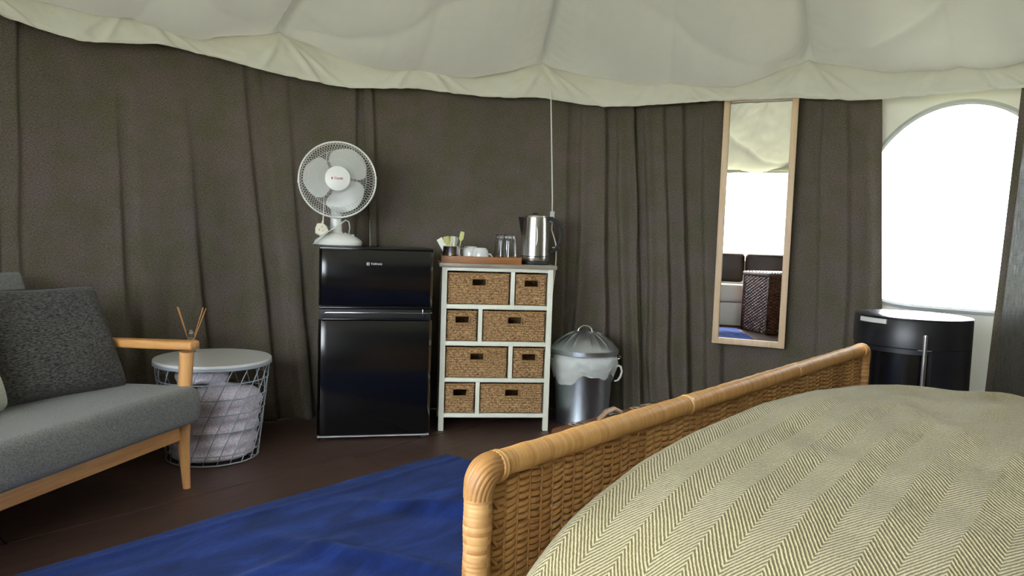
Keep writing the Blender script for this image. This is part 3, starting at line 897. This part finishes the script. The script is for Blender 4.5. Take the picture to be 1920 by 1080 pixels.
mug(-.122, .138, 'white mug turned upside down beside the steel tin, behind another', hand=PI * .75)
mug(-.083, .058, 'white mug turned upside down in front of the other white mug', .040, .064, hand=PI * .05)
def tumbler(x, y, label):
    t = thing('tumbler', label, 'glass', on_top(x, y, TZ), DU_YAW, 'glass tumblers on the tray')
    n = 40
    f = lambda a, i, r: r * (1 + (.018 * math.cos(a * 14) if 1 < i < 6 else 0))
    obj('glass_wall', G().lathe([(.036, 0), (.0365, .002), (.0350, .03), (.033, .065), (.030, .10), (.0275, .124), (.025, .128), (.001, .128)], 70, (0, 0, 0), f, capb=False, capt=False), M['glass'], t, 60)
    obj('thick_base', G().lathe([(.0255, .112), (.0268, .125), (.0235, .1285), (.001, .1285)], 30, capt=False), M['glass'], t, 60)
    obj('rim', G().tube([(.0362 * math.cos(a), .0362 * math.sin(a), .0015) for a in np.linspace(0, 2 * PI, 33)[:-1]], .0013, 6, True), M['chrome'], t, 180)
tumbler(.058, .082, 'upside down glass tumbler at the right end of the wooden tray')
tumbler(.030, .160, 'upside down glass tumbler behind the first, on the wooden tray')

kt = thing('kettle', 'brushed steel electric kettle with black handle on the white storage unit', 'kettle', on_top(.186, .128), DU_YAW)
kt.scale = (1.0, 1.0, 1.09)
obj('power_base', G().lathe([(.074, 0), (.076, .004), (.074, .012), (.068, .016)], 40), M['black_matte'], kt)
obj('kettle_body', G().lathe([(.067, .016), (.069, .020), (.0685, .034), (.0675, .0345), (.0675, .037), (.0685, .0375), (.067, .10), (.0645, .17), (.0620, .205), (.058, .2085)], 56), M['steel'], kt, 30)
obj('seal_ring', G().lathe([(.0682, .0342), (.0688, .0358), (.0682, .0374)], 56, capb=False, capt=False), M['black_matte'], kt)
obj('lid', G().lathe([(.058, .208), (.057, .213), (.040, .217), (.001, .218)], 40, capt=False), M['steel'], kt)
obj('lid_knob', G().lathe([(.012, .217), (.014, .222), (.010, .226), (.001, .227)], 20, (0, 0, 0), capt=False), M['black_matte'], kt)
sg = G(); 
sg.add([(-.052, -.030, .205), (-.052, .030, .205), (-.084, .0, .206), (-.064, -.016, .150), (-.064, .016, .150), (-.066, 0, .125)], [(0, 2, 3), (2, 1, 4), (2, 5, 3), (2, 4, 5), (0, 1, 2), (0, 3, 5, 4, 1)])
obj('spout', sg, M['black_matte'], kt)
obj('handle', G().tube([(.052, 0, .203), (.080, 0, .203), (.104, 0, .188), (.121, 0, .160), (.126, 0, .125), (.119, 0, .092), (.102, 0, .066), (.078, 0, .052), (.066, 0, .052)], [.008, .009, .009, .0085, .008, .008, .008, .0075, .007], 12), M['black_matte'], kt, 180)
wg = G(); wp = [(.0105 * math.cos(a), .045 * np.sign(math.sin(a)) * abs(math.sin(a)) ** .6) for a in np.linspace(0, 2 * PI, 28)[:-1]]
c_, s2 = math.cos(R(-100)), math.sin(R(-100))
wg.tube([((.0662 - .0004 * 0) * math.cos(R(-98) + x_ / .066), .0668 * math.sin(R(-98) + x_ / .066), .125 + z_) for x_, z_ in wp], .0016, 6, True)
obj('gauge_frame', wg, M['chrome'], kt, 180)

# hanging white power lead with an inline socket
pc = thing('power_lead', 'thin white power lead hanging from the valance down beside the kettle', 'cable', (.225, 3.70, 0))
hang = [(-.062, .14, 1.66), (-.060, .12, 1.60), (-.050, .06, 1.35), (-.040, .015, 1.11), (-.039, .01, 1.045)]
obj('cable', G().tube(hang, .0032, 8), M['white_plastic'], pc, 180)
obj('inline_socket', G().box((-.038, .008, 1.018), (.022, .020, .056), .004), M['grey_plastic'], pc)
obj('cable', G().tube([(-.038, .008, .99), (-.040, -.01, .955), (-.028, -.02, .92), (-.018, -.015, .89), (-.013, .0, .86), (-.012, .0, .80), (-.016, .0, .74), (-.022, .0, .68), (-.028, .0, .60), (-.036, .0, .50), (-.040, .0, .40), (-.040, 0, .05), (-.040, 0.04, .005)], .0032, 8), M['white_plastic'], pc, 180)
obj('cable_tie', G().box((-.016, -.004, .868), (.034, .004, .005), .001), M['white_plastic'], pc)

# ---------------------------------------------------------------- fan on the fridge
fan = thing('desk_fan', 'white three blade desk fan standing on top of the black fridge', 'fan', (-.790, 3.375, .850), R(13))
obj('base', G().lathe([(.098, 0), (.104, .004), (.106, .016), (.100, .026), (.080, .040), (.060, .050), (.034, .056), (.001, .057)], 48, capt=False), M['white_plastic'], fan, 40)
obj('base_rim', G().lathe([(.100, -.000), (.103, .0), (.103, .0045), (.100, .0045)], 48), M['black_matte'], fan)
obj('neck', G().lathe([(.030, .048), (.027, .07), (.025, .13), (.024, .20), (.026, .26), (.020, .27)], 24, (-.012, .035, 0)), M['white_plastic'], fan, 60)
for k in range(4): obj('speed_button', G().box((.012 + .017 * k, -.030 + .003 * k, .0575 - .0035 * k), (.012, .014, .010), .002), M['grey_plastic'], fan)
hm = Matrix.Translation((-.008, -.012, .294)) @ Matrix.Rotation(R(-3), 4, 'X') @ Matrix.Rotation(PI / 2, 4, 'X')   # local z of head points to the front (-y)
head = obj('motor_housing', G().lathe([(.030, -.105), (.046, -.095), (.050, -.06), (.050, -.035), (.030, -.030)], 28), M['white_plastic'], fan, 40)
head.matrix_local = hm
FR = .168
def on_head(name, g, mat, smooth=60, kind=None):
    return obj(name, g, mat, head, smooth, kind=kind)
on_head('guard_ring', G().tube([(FR * math.cos(a), FR * math.sin(a), 0) for a in np.linspace(0, 2 * PI, 73)[:-1]], .0042, 8, True), M['white_plastic'], 180)
g = G(); NW = 78
for k in range(NW):
    a = 2 * PI * k / NW
    g.tube([((.052 + (FR - .052) * t) * math.cos(a + .42 * t), (.052 + (FR - .052) * t) * math.sin(a + .42 * t), .046 * (1 - t ** 2.2)) for t in np.linspace(0, 1, 9)], .00075, 4, cap=False)
for rr in (.085, .125, .158):
    t_ = (rr - .052) / (FR - .052)
    g.tube([(rr * math.cos(a), rr * math.sin(a), .046 * (1 - t_ ** 2.2) - .001) for a in np.linspace(0, 2 * PI, 61)[:-1]], .0009, 4, True)
on_head('front_guard', g, M['white_plastic'], 180, 'stuff')
g = G()
for k in range(NW):
    a = 2 * PI * k / NW
    g.tube([((.05 + (FR - .05) * t) * math.cos(a - .42 * t), (.05 + (FR - .05) * t) * math.sin(a - .42 * t), -.052 * (1 - t ** 2.2)) for t in np.linspace(0, 1, 9)], .00075, 4, cap=False)
on_head('rear_guard', g, M['white_plastic'], 180, 'stuff')
on_head('badge_disc', G().lathe([(.054, .036), (.056, .042), (.054, .049), (.040, .053), (.001, .055)], 40, capt=False), M['white_plastic'], 40)
on_head('blade_hub', G().lathe([(.034, -.012), (.036, .010), (.032, .024), (.001, .027)], 28, capt=False), M['white_plastic'])
for k in range(3):
    nu_, nv_ = 22, 16; P = np.zeros((nu_, nv_, 3))
    for i in range(nu_):
        rr = .030 + .119 * i / (nu_ - 1); f_ = i / (nu_ - 1)
        half = R(25 + 31 * math.sin(PI * min(1, .12 + f_ * .80)) ** .9) * (1 - max(0, f_ - .72) ** 2 * 7.5)
        for j in range(nv_):
            q = j / (nv_ - 1) - .5
            a = R(66 - 120 * k) + 2 * q * half - .25 * f_
            P[i, j] = (rr * math.cos(a), rr * math.sin(a), .004 + .030 * q * (1 - .35 * f_) + .006 * (1 - 4 * q * q))
    on_head('fan_blade', G().grid(P), M['blade'], 180)
bk = text('Stands', .0150, M['red_print'], head, (.005, .0005, .0556), (0, 0, 0))
on_head('red_mark', G().box((-.0235, 0, .0553), (.0055, .010, .0008)), M['red_print'], 0)
on_head('clip', G().box((FR, .012, 0), (.008, .02, .016), .002), M['white_plastic']); on_head('clip', G().box((-FR, -.012, 0), (.008, .02, .016), .002), M['white_plastic'])
obj('power_cable', G().tube([(.045, .02, .052), (.049, .0, .080), (.044, -.028, .108), (.030, -.040, .115), (.0, -.045, .092), (-.035, -.06, .068), (-.062, -.085, .048), (-.088, -.10, .022), (-.104, -.075, .008), (-.108, -.05, .006)], .0028, 8), M['white_plastic'], fan, 180)
obj('power_cable', G().tube([(-.068, -.045, .098), (-.067, -.030, .13), (-.067, .05, .20), (-.066, .065, .34), (-.055, .06, .42), (-.02, .05, .40), (-.01, .045, .27)], .0028, 8), M['white_plastic'], fan, 180)
pl = G(); pl.lathe([(.026, -.010), (.029, -.006), (.029, .006), (.025, .011)], 8, rfun=lambda a, i, r: r * (1 + .1 * math.cos(3 * a)))
plug = obj('plug', pl, M['cream_plastic'], fan); plug.location = (-.074, -.075, .070); plug.rotation_euler = (R(80), R(10), 0)
obj('plug_sleeve', G().tube([(-.070, -.06, .088), (-.068, -.045, .108)], [.006, .004], 8), M['cream_plastic'], fan)
for x_, y_ in ((0, .010), (-.008, -.006), (.008, -.006)): obj('plug_pin', G().box((x_, y_, .018), (.004, .006, .016)), M['steel'], plug)

# ---------------------------------------------------------------- metal bin
bn = thing('rubbish_bin', 'galvanised metal dustbin with ribbed lid beside the white storage unit', 'bin', (.372, 3.705, 0), R(8))
obj('body', G().lathe([(.128, 0), (.132, .004), (.130, .012), (.148, .330), (.152, .338), (.149, .340)], 64), M['galv'], bn, 40)
nr = 20
lid = G().lathe([(.166, .348), (.170, .352), (.170, .372), (.166, .376)] + [(.166 - .126 * t, .376 + .078 * math.sin(PI / 2 * (t * .92)) ** .9) for t in np.linspace(.04, 1, 10)] + [(.001, .456)], 132,
                rfun=lambda a, i, r: r, capt=False, capb=False)
vs = []
for (x_, y_, z_) in lid.v:
    rr = math.hypot(x_, y_); a = math.atan2(y_, x_)
    if .045 < rr < .158 and z_ > .375: z_ += .0046 * max(0, math.cos(a * nr)) ** 8 * min(1, (rr - .045) / .02) * min(1, (.158 - rr) / .01)
    vs.append((x_, y_, z_))
lid.v = vs
ld = obj('lid', lid, M['galv'], bn, 40)
obj('lid_handle', G().tube([(-.036 * math.cos(a), 0, .452 + .032 * math.sin(a)) for a in np.linspace(0, PI, 15)], .004, 8), M['steel'], ld, 180)
for sx in (-.036, .036): obj('rivet', G().lathe([(.008, .450), (.007, .457), (.001, .458)], 10, (sx, 0, 0), capt=False), M['steel'], ld)
for a in (2, 182):
    c0 = Vector((.153 * math.cos(R(a)), .153 * math.sin(R(a)), .318)); d_ = Vector((math.cos(R(a)), math.sin(R(a)), .25)); s_ = Vector((-math.sin(R(a)), math.cos(R(a)), 0))
    obj('side_handle', G().tube([c0 + s_ * .035 * math.cos(t) + d_ * .036 * math.sin(t) for t in np.linspace(0, PI, 13)], .0035, 8), M['steel'], bn, 180)
ln = thing('bin_liner', 'white plastic bin bag folded over the rim of the metal dustbin', 'bin liner', (.372, 3.705, .20), R(8))
nu, nv = 160, 22
A_, T_ = np.meshgrid(np.linspace(0, 2 * PI, nu + 1), np.linspace(0, 1, nv), indexing='ij')
drop = .118 + .022 * np.sin(A_ * 2 + .8) + .014 * np.sin(A_ * 5 + 1) + .006 * np.sin(A_ * 11)
rad = .153 + .016 * np.sin(PI * T_ ** .7) + .005 * vn(A_ * 7, T_ * 5) + .004 * np.abs(vn(A_ * 16, T_ * 9)) - .006 * T_
P = np.stack([rad * np.cos(A_), rad * np.sin(A_), .148 - drop * T_], -1)
P[-1] = P[0]
obj('bag_film', G().grid(P), M['liner'], ln, 180)
a0 = R(-38)
lp = [(.160, -.030, .090), (.172, -.030, .098), (.184, -.02, .090), (.190, -.010, .066), (.184, -.012, .038), (.172, -.022, .022), (.156, -.035, .020)]
obj('tie_loop', G().tube([(x_ * math.cos(a0 + R(22)) - y_ * math.sin(a0 + R(22)), x_ * math.sin(a0 + R(22)) + y_ * math.cos(a0 + R(22)), z_) for x_, y_, z_ in lp], [.004, .005, .006, .006, .006, .005, .004], 8), M['liner'], ln, 180)

# ---------------------------------------------------------------- leather case behind the footboard
cs = thing('suitcase', 'brown leather case with strap handle on the floor behind the footboard', 'suitcase', (.545, 2.90, 0), math.atan2(.61, .57))
cs.scale = (1, 1, .87)
obj('case_body', G().box((0, 0, .10), (.78, .32, .20), .02, seg=3), M['leather'], cs)
obj('case_lid', G().box((0, 0, .224), (.79, .33, .052), .02, seg=3), M['leather'], cs)
obj('handle', G().tube([(-.18, .10, .248), (-.17, .10, .262), (-.13, .10, .285), (-.08, .10, .290), (-.035, .10, .268), (-.02, .10, .246)], [.008, .010, .012, .012, .011, .008], 10), M['strap'], cs, 180)
for sx in (-.19, -.015): obj('handle_mount', G().box((sx, .10, .251), (.03, .028, .006), .002), M['steel'], cs)
for sx in (-.29, .12, .20):
    obj('strap', G().box((sx, 0, .252), (.035, .30, .006), .002), M['strap'], cs)
    obj('buckle', G().tube([(sx - .02, .08, .258), (sx + .02, .08, .258), (sx + .02, .125, .258), (sx - .02, .125, .258)], .003, 6, True), M['steel'], cs)
for sx in (-.06, .26): obj('latch', G().box((sx, .12, .252), (.05, .04, .008), .003), M['steel'], cs)

# ---------------------------------------------------------------- mirror on the curtain
MZ = .404
mr = thing('wall_mirror', 'tall narrow mirror in a pale wooden frame hanging on the dark curtain', 'mirror', (1.2006, 3.752, MZ), R(-23.0))
MW, MH = .351, 1.252
obj('mirror_glass', G().box((0, .004, MH / 2), (MW - .05, .004, MH - .05)), M['mirror'], mr, 0)
for sx in (-1, 1): obj('frame_side', G().box((sx * (MW / 2 - .015), 0, MH / 2), (.030, .022, MH), .002), M['beech'], mr)
for z_ in (.015, MH - .015): obj('frame_rail', G().box((0, 0, z_), (MW - .060, .022, .030), .002), M['beech'], mr)
obj('backing', G().box((0, .0095, MH / 2), (MW - .01, .004, MH - .01)), M['black_matte'], mr)

# ---------------------------------------------------------------- stove below the window
sv = thing('stove', 'round black cylindrical stove with chrome door handle below the arched window', 'stove', (1.565, 2.90, 0), R(-20))
SR = .206
obj('plinth', G().lathe([(.17, 0), (.18, .004), (.18, .05), (.17, .055)], 48), M['stove'], sv)
obj('body', G().lathe([(.196, .05), (.198, .054), (.198, .555), (.196, .56)], 64), M['stove'], sv)
obj('top_drum', G().lathe([(SR - .003, .553), (SR, .556), (SR, .655), (SR - .003, .660), (.001, .660)], 72, capt=False), M['stove'], sv)
tp = obj('top_plate', G().lathe([(SR - .001, .660), (SR - .001, .664), (SR - .004, .666), (.105, .666), (.104, .664), (.100, .664), (.099, .666), (.001, .666)], 72, capt=False), M['stove_top'], sv)
def arc_shell(r0, r1, z0, z1, a0, a1, n=40):
    g = G()
    A = np.radians(np.linspace(a0, a1, n))
    P = np.zeros((n, 5, 3))
    for k, (r, z) in enumerate(((r0, z0), (r1, z0), (r1, z1), (r0, z1), (r0, z0))):
        P[:, k] = np.stack([r * np.cos(A), r * np.sin(A), np.full(n, z)], -1)
    g.grid(P); f = len(g.v)
    g.f += [(0, 1, 2, 3), tuple((n - 1) * 5 + k for k in (3, 2, 1, 0))]
    return g
obj('side_panel', arc_shell(.198, SR, .06, .553, -78, 110), M['stove'], sv)
obj('door_glass', arc_shell(.1985, .2005, .10, .535, 185, 279), M['black_gloss'], sv)
obj('door_frame', arc_shell(.1985, .203, .535, .552, 183, 281), M['stove'], sv)
ha = R(-86)
hx, hy = (SR + .012) * math.cos(ha), (SR + .012) * math.sin(ha)
obj('door_handle', G().lathe([(.006, .26), (.0085, .265), (.0085, .52), (.0075, .56), (.0085, .60), (.0080, .612), (.001, .613)], 20, (hx, hy, 0), capt=False), M['chrome'], sv, 40)
obj('handle_collar', G().tube([(hx - .022, hy + .006, .553), (hx + .022, hy + .008, .553)], .0028, 8), M['chrome'], sv)
obj('air_lever', arc_shell(SR - .002, SR + .006, .640, .657, 205, 238), M['bright_strip'], sv)

# ---------------------------------------------------------------- sofa
sf = thing('sofa', 'grey fabric two seater sofa with pale oak arms and tapered legs', 'sofa', (-1.12, 2.565, 0), R(76.6))
SL = 1.28
def cushion(name, w, d, h, mat, parent, loc, rot=(0, 0, 0), e=4.0, puff=.0, seed=0, n=36, pinch=0.0):
    """soft block: w x d plan, h thick, as a closed superellipse grid"""
    g = G(); L = []
    U_, V_ = np.meshgrid(np.linspace(-1, 1, n), np.linspace(-1, 1, n), indexing='ij')
    q_ = .35 if e > 10 else .7
    U_ = np.sign(U_) * np.abs(U_) ** q_; V_ = np.sign(V_) * np.abs(V_) ** q_
    if e > 10:      # block cushion: rounded edge of fixed radius
        ed = lambda q, L_: np.sqrt((1 - (1 - np.clip((1 - np.abs(q)) * L_ / 2 / .028, 0, 1)) ** 2).clip(0, 1))
        edge = ed(U_, w) * ed(V_, d)
        edge = .62 + .38 * edge
    else: edge = ((1 - np.abs(U_) ** e) * (1 - np.abs(V_) ** e)).clip(0, 1) ** (1 / 2.6)
    nz_ = fbm(U_ * 1.3 + seed, V_ * 1.3 + seed, 3)
    k = 1 - pinch * (U_ ** 2) * (1 - 0) * 0 - pinch * ((1 - V_ ** 2) * (np.abs(U_) ** 6))
    k2 = 1 - pinch * ((1 - U_ ** 2) * (np.abs(V_) ** 6))
    top = np.stack([U_ * w / 2 * k, V_ * d / 2 * k2, h / 2 * edge * (1 + puff * (1 - U_ ** 2) * (1 - V_ ** 2)) + nz_ * h * .07 * edge], -1)
    bot = top.copy(); bot[..., 2] = -h / 2 * edge * (1 + puff * (1 - U_ ** 2) * (1 - V_ ** 2)) + nz_ * h * .05 * edge
    g.grid(top); o_ = len(g.v); g.grid(bot)
    if e > 10:
        bd = [i * n for i in range(n)] + [(n - 1) * n + j for j in range(1, n)] + [i * n + n - 1 for i in range(n - 2, -1, -1)] + [j for j in range(n - 2, 0, -1)]
        g.f += [(bd[k_], bd[(k_ + 1) % len(bd)], o_ + bd[(k_ + 1) % len(bd)], o_ + bd[k_]) for k_ in range(len(bd))]
    o = obj(name, g, mat, parent, 180 if e < 10 else 50)
    bm = bmesh.new(); bm.from_mesh(o.data); bmesh.ops.remove_doubles(bm, verts=bm.verts, dist=.0008); bmesh.ops.recalc_face_normals(bm, faces=bm.faces); bm.to_mesh(o.data); bm.free()
    o.location = loc; o.rotation_euler = rot
    return o
cushion('seat_cushion', SL - .03, .66, .130, M['sofa'], sf, (-SL / 2 + .005, .270, .294), (R(-2.5), 0, 0), e=16, puff=.06, seed=3, n=56)
cushion('backrest', SL - .12, .46, .13, M['sofa'], sf, (-SL / 2 - .01, .600, .505), (R(72), 0, 0), e=14, puff=.05, seed=5, n=56)
obj('front_rail', G().box((-SL / 2, .010, .207), (SL - .06, .022, .056), .003), M['oak'], sf)
obj('back_rail', G().box((-SL / 2, .56, .23), (SL - .06, .022, .05), .003), M['oak'], sf)
for x_, sg_ in ((0, 1), (-SL, -1)):
    xi = x_ - sg_ * .028
    obj('armrest', G().box((xi, .285, .502), (.052, .68, .030), .008, Euler((R(-2), 0, 0)).to_matrix(), 3), M['oak_y'], sf)
    obj('leg', G().tube([(x_, 0, 0), (x_ - sg_ * .012, .003, .16), (x_ - sg_ * .020, -.002, .25), (x_ - sg_ * .028, -.020, .49)], [.0125, .0195, .0225, .0235], 14), M['oak_z'], sf, 60)
    obj('leg', G().tube([(x_, .70, 0), (x_ - sg_ * .012, .64, .18), (x_ - sg_ * .024, .58, .48)], [.0125, .020, .022], 14), M['oak_z'], sf, 60)
    obj('side_rail', G().box((x_ - sg_ * .020, .29, .215), (.022, .56, .05), .003), M['oak_y'], sf)
pw = thing('cushion', 'large charcoal woven cushion leaning on the right end of the grey sofa', 'cushion', (0, 0, 0))
sfM = Matrix.Translation((-1.12, 2.565, 0)) @ Matrix.Rotation(R(76.6), 4, 'Z')
def on_sofa(t, p, rx, rz): t.matrix_world = sfM @ Matrix.Translation(p) @ Matrix.Rotation(R(rz), 4, 'Z') @ Matrix.Rotation(R(rx), 4, 'X')
on_sofa(pw, (-.250, .350, .520), 60, -14)
cushion('cover', .45, .385, .14, M['pillow'], pw, (0, 0, 0), e=7, puff=.25, seed=8, pinch=.05)
obj('seam_piping', G().tube([(.222 * np.sign(math.cos(a)) * abs(math.cos(a)) ** .22, .197 * np.sign(math.sin(a)) * abs(math.sin(a)) ** .22, 0) for a in np.linspace(0, 2 * PI, 61)[:-1]], .0035, 6, True), M['black_matte'], pw, 180)
p2 = thing('cushion', 'pale sage cushion at the left edge of the photo, beside the charcoal one', 'cushion', (0, 0, 0))
on_sofa(p2, (-.700, .325, .550), 63, -4)
cushion('cover', .40, .40, .14, M['pale_cushion'], p2, (0, 0, 0), e=7, puff=.25, seed=11, pinch=.05)

# ---------------------------------------------------------------- wire basket side table
TBX, TBY, TBZ = -1.18, 2.945, .400
tb = thing('side_table', 'round wire basket side table with white lid beside the sofa arm', 'table', (TBX, TBY, 0), 0)
obj('table_top', G().lathe([(.214, TBZ - .014), (.221, TBZ - .012), (.222, TBZ - .003), (.219, TBZ), (.001, TBZ)], 64, capt=False), M['white_top'], tb, 40)
obj('top_rim', G().lathe([(.2205, TBZ - .022), (.2225, TBZ - .020), (.2225, TBZ - .010), (.2205, TBZ - .009)], 64, capb=False, capt=False), M['wire'], tb)
rb_, rt_ = .172, .214
def rad_at(z): return rb_ + (rt_ - rb_) * z / (TBZ - .02)
for z_ in (.008, .045, .135, .205, .265, .325, TBZ - .022):
    obj('wire_ring', G().tube([(rad_at(z_) * math.cos(a), rad_at(z_) * math.sin(a), z_) for a in np.linspace(0, 2 * PI, 61)[:-1]], .0026, 6, True), M['wire'], tb, 180)
wr = mesh('slanted_wire', G().tube([(rad_at(z_) * math.cos(.85 * z_ / .38), rad_at(z_) * math.sin(.85 * z_ / .38), z_) for z_ in np.linspace(.006, TBZ - .020, 12)], .0022, 6), M['wire'], 180)
for k in range(22): inst('slanted_wire', wr, tb, rot=(0, 0, 2 * PI * k / 22))
obj('wire_cross', G().tube([(-.17, 0, .008), (.17, 0, .008)], .0026, 6), M['wire'], tb)
b1 = thing('blanket', 'big folded lavender grey throw filling the wire basket table', 'blanket', (TBX, TBY, .012), 0)
nu, nv = 110, 40
A_, T_ = np.meshgrid(np.linspace(0, 2 * PI, nu), np.linspace(0, 1, nv), indexing='ij')
prof_r = np.interp(T_, [0, .02, .08, .6, .74, .82, .90, 1], [.03, .145, .158, .182, .178, .150, .09, .001])
prof_z = np.interp(T_, [0, .02, .08, .6, .74, .82, .90, 1], [.0, .0, .02, .215, .245, .258, .262, .262])
rr = prof_r * (1 + .035 * np.sin(prof_z * 120 + .6 * np.sin(A_ * 2)) * (T_ < .7) + .05 * vn(A_ * 1.9 + 3, T_ * 5) * (prof_r > .1))
rr = np.minimum(rr, rb_ - .010 + (rt_ - rb_) * prof_z / .38)
zz = prof_z + .03 * np.sin(A_ - .3) * np.clip((T_ - .5) * 3, 0, 1) * -1 * np.where(np.sin(A_ - .3) > 0, 1, .4) + .025 * np.cos(A_ + .55) * np.clip((T_ - .55) * 3, 0, 1)
P = np.stack([rr * np.cos(A_), rr * np.sin(A_), zz], -1); P[-1] = P[0]
obj('folded_cloth', G().grid(P), M['blanket'], b1, 180)
b2 = thing('blanket', 'small rolled lavender grey throw on top of the larger one in the wire basket', 'blanket', (TBX - .045, TBY + .0, .286), R(20))
pts = [(-.10 + .20 * t, 0, .036 + .006 * math.sin(t * 9)) for t in np.linspace(0, 1, 26)]
g = G()
n_ = 22; P = np.zeros((26, n_ + 1, 3))
for i, p in enumerate(pts):
    f_ = i / 25; er = min(1, math.sin(PI * min(max(f_, .001), .999)) ** .3 * 1.02)
    for k in range(n_ + 1):
        a = 2 * PI * k / n_; q = 1 + .10 * math.sin(3 * a + f_ * 9) + .05 * math.sin(7 * a + f_ * 22)
        P[i, k] = (p[0], p[1] + .075 * er * q * math.cos(a), .040 + .040 * er * q * math.sin(a))
P[:, -1] = P[:, 0]
g.grid(P); g.f += [tuple(range(n_)), tuple((25) * (n_ + 1) + k for k in range(n_))]
obj('rolled_cloth', g, M['blanket'], b2, 180)

# reed diffuser
rd = thing('reed_diffuser', 'small glass reed diffuser with four sticks on the white table top', 'diffuser', (-1.312, 3.040, TBZ), 0)
rd.scale = (1.1, 1.1, 1.42)
obj('bottle', G().lathe([(.028, 0), (.031, .003), (.031, .034), (.027, .040), (.013, .044), (.012, .060), (.014, .062)], 32, capt=False), M['glass'], rd, 50)
obj('oil', G().lathe([(.027, .003), (.028, .006), (.028, .018), (.001, .018)], 24, capt=False), M['liquid'], rd)
obj('bottle_collar', G().lathe([(.0145, .056), (.0150, .058), (.0150, .063), (.0125, .064)], 24, capb=False, capt=False), M['steel'], rd)
for x_, y_, tx, ty in ((.004, .0, -.048, .01), (.002, .004, -.035, -.012), (-.004, .0, .036, .012), (-.002, -.004, .052, -.006)):
    obj('reed', G().tube([(x_, y_, .006), (tx * 1.15, ty, .130)], .0016, 6), M['reed'], rd)

# ---------------------------------------------------------------- things seen in the mirror
hp = thing('hamper', 'dark brown wicker hamper with a lid, seen in the tall mirror', 'hamper', (-.585, -.06, 0), R(30.6))
HW, HD, HH = .47, .42, .62
def weave_wall(w, h, nx, nz):
    X, Z = np.meshgrid(np.linspace(-w / 2, w / 2, nx), np.linspace(0, h, nz), indexing='ij')
    rw = Z / .016
    Y = .007 * np.sin(PI * X / .032 + PI * np.floor(rw)) * np.abs(np.sin(PI * rw)) ** .5
    return X, Y, Z
for (px_, py_, rz_, w) in ((0, -HD / 2, 0, HW), (0, HD / 2, PI, HW), (HW / 2, 0, PI / 2, HD), (-HW / 2, 0, -PI / 2, HD)):
    X, Y, Z = weave_wall(w, HH - .05, int(w / .008), int((HH - .05) / .004))
    o = obj('woven_side', G().grid(np.stack([X, Y, Z], -1)), M['wicker'], hp, 180); o.location = (px_, py_, .01); o.rotation_euler = (0, 0, rz_)
for sx in (-1, 1):
    for sy in (-1, 1): obj('corner_post', G().tube([(sx * HW / 2, sy * HD / 2, 0), (sx * HW / 2, sy * HD / 2, HH - .04)], .013, 8), M['wicker'], hp, 180)
lid_ = obj('lid', G().box((0, 0, HH - .018), (HW + .03, HD + .03, .036), .012), M['wicker'], hp)
X, Y = np.meshgrid(np.linspace(-HW / 2, HW / 2, 66), np.linspace(-HD / 2, HD / 2, 100), indexing='ij')
Z = .006 * np.sin(PI * X / .032 + PI * np.floor(Y / .016)) * np.abs(np.sin(PI * Y / .016)) ** .5 + HH + .002
obj('lid_weave', G().grid(np.stack([X, Y, Z], -1)), M['wicker'], lid_, 180)
obj('hasp', G().box((0, -HD / 2 - .014, HH - .06), (.03, .006, .07), .002), M['leather'], lid_)

db = thing('daybed', 'low white daybed with brown leather back cushions, seen in the tall mirror', 'daybed', (-.885, -.51, 0), R(-32))
obj('frame', G().box((0, 0, .13), (1.5, .36, .25), .01), M['daybed'], db)
obj('mattress', G().box((0, 0, .36), (1.5, .36, .20), .03, seg=3), M['daybed'], db)
for k in range(3): obj('back_cushion', G().box((-.5 + .5 * k, -.11, .635), (.495, .12, .33), .045, seg=3), M['leather_dark'], db)
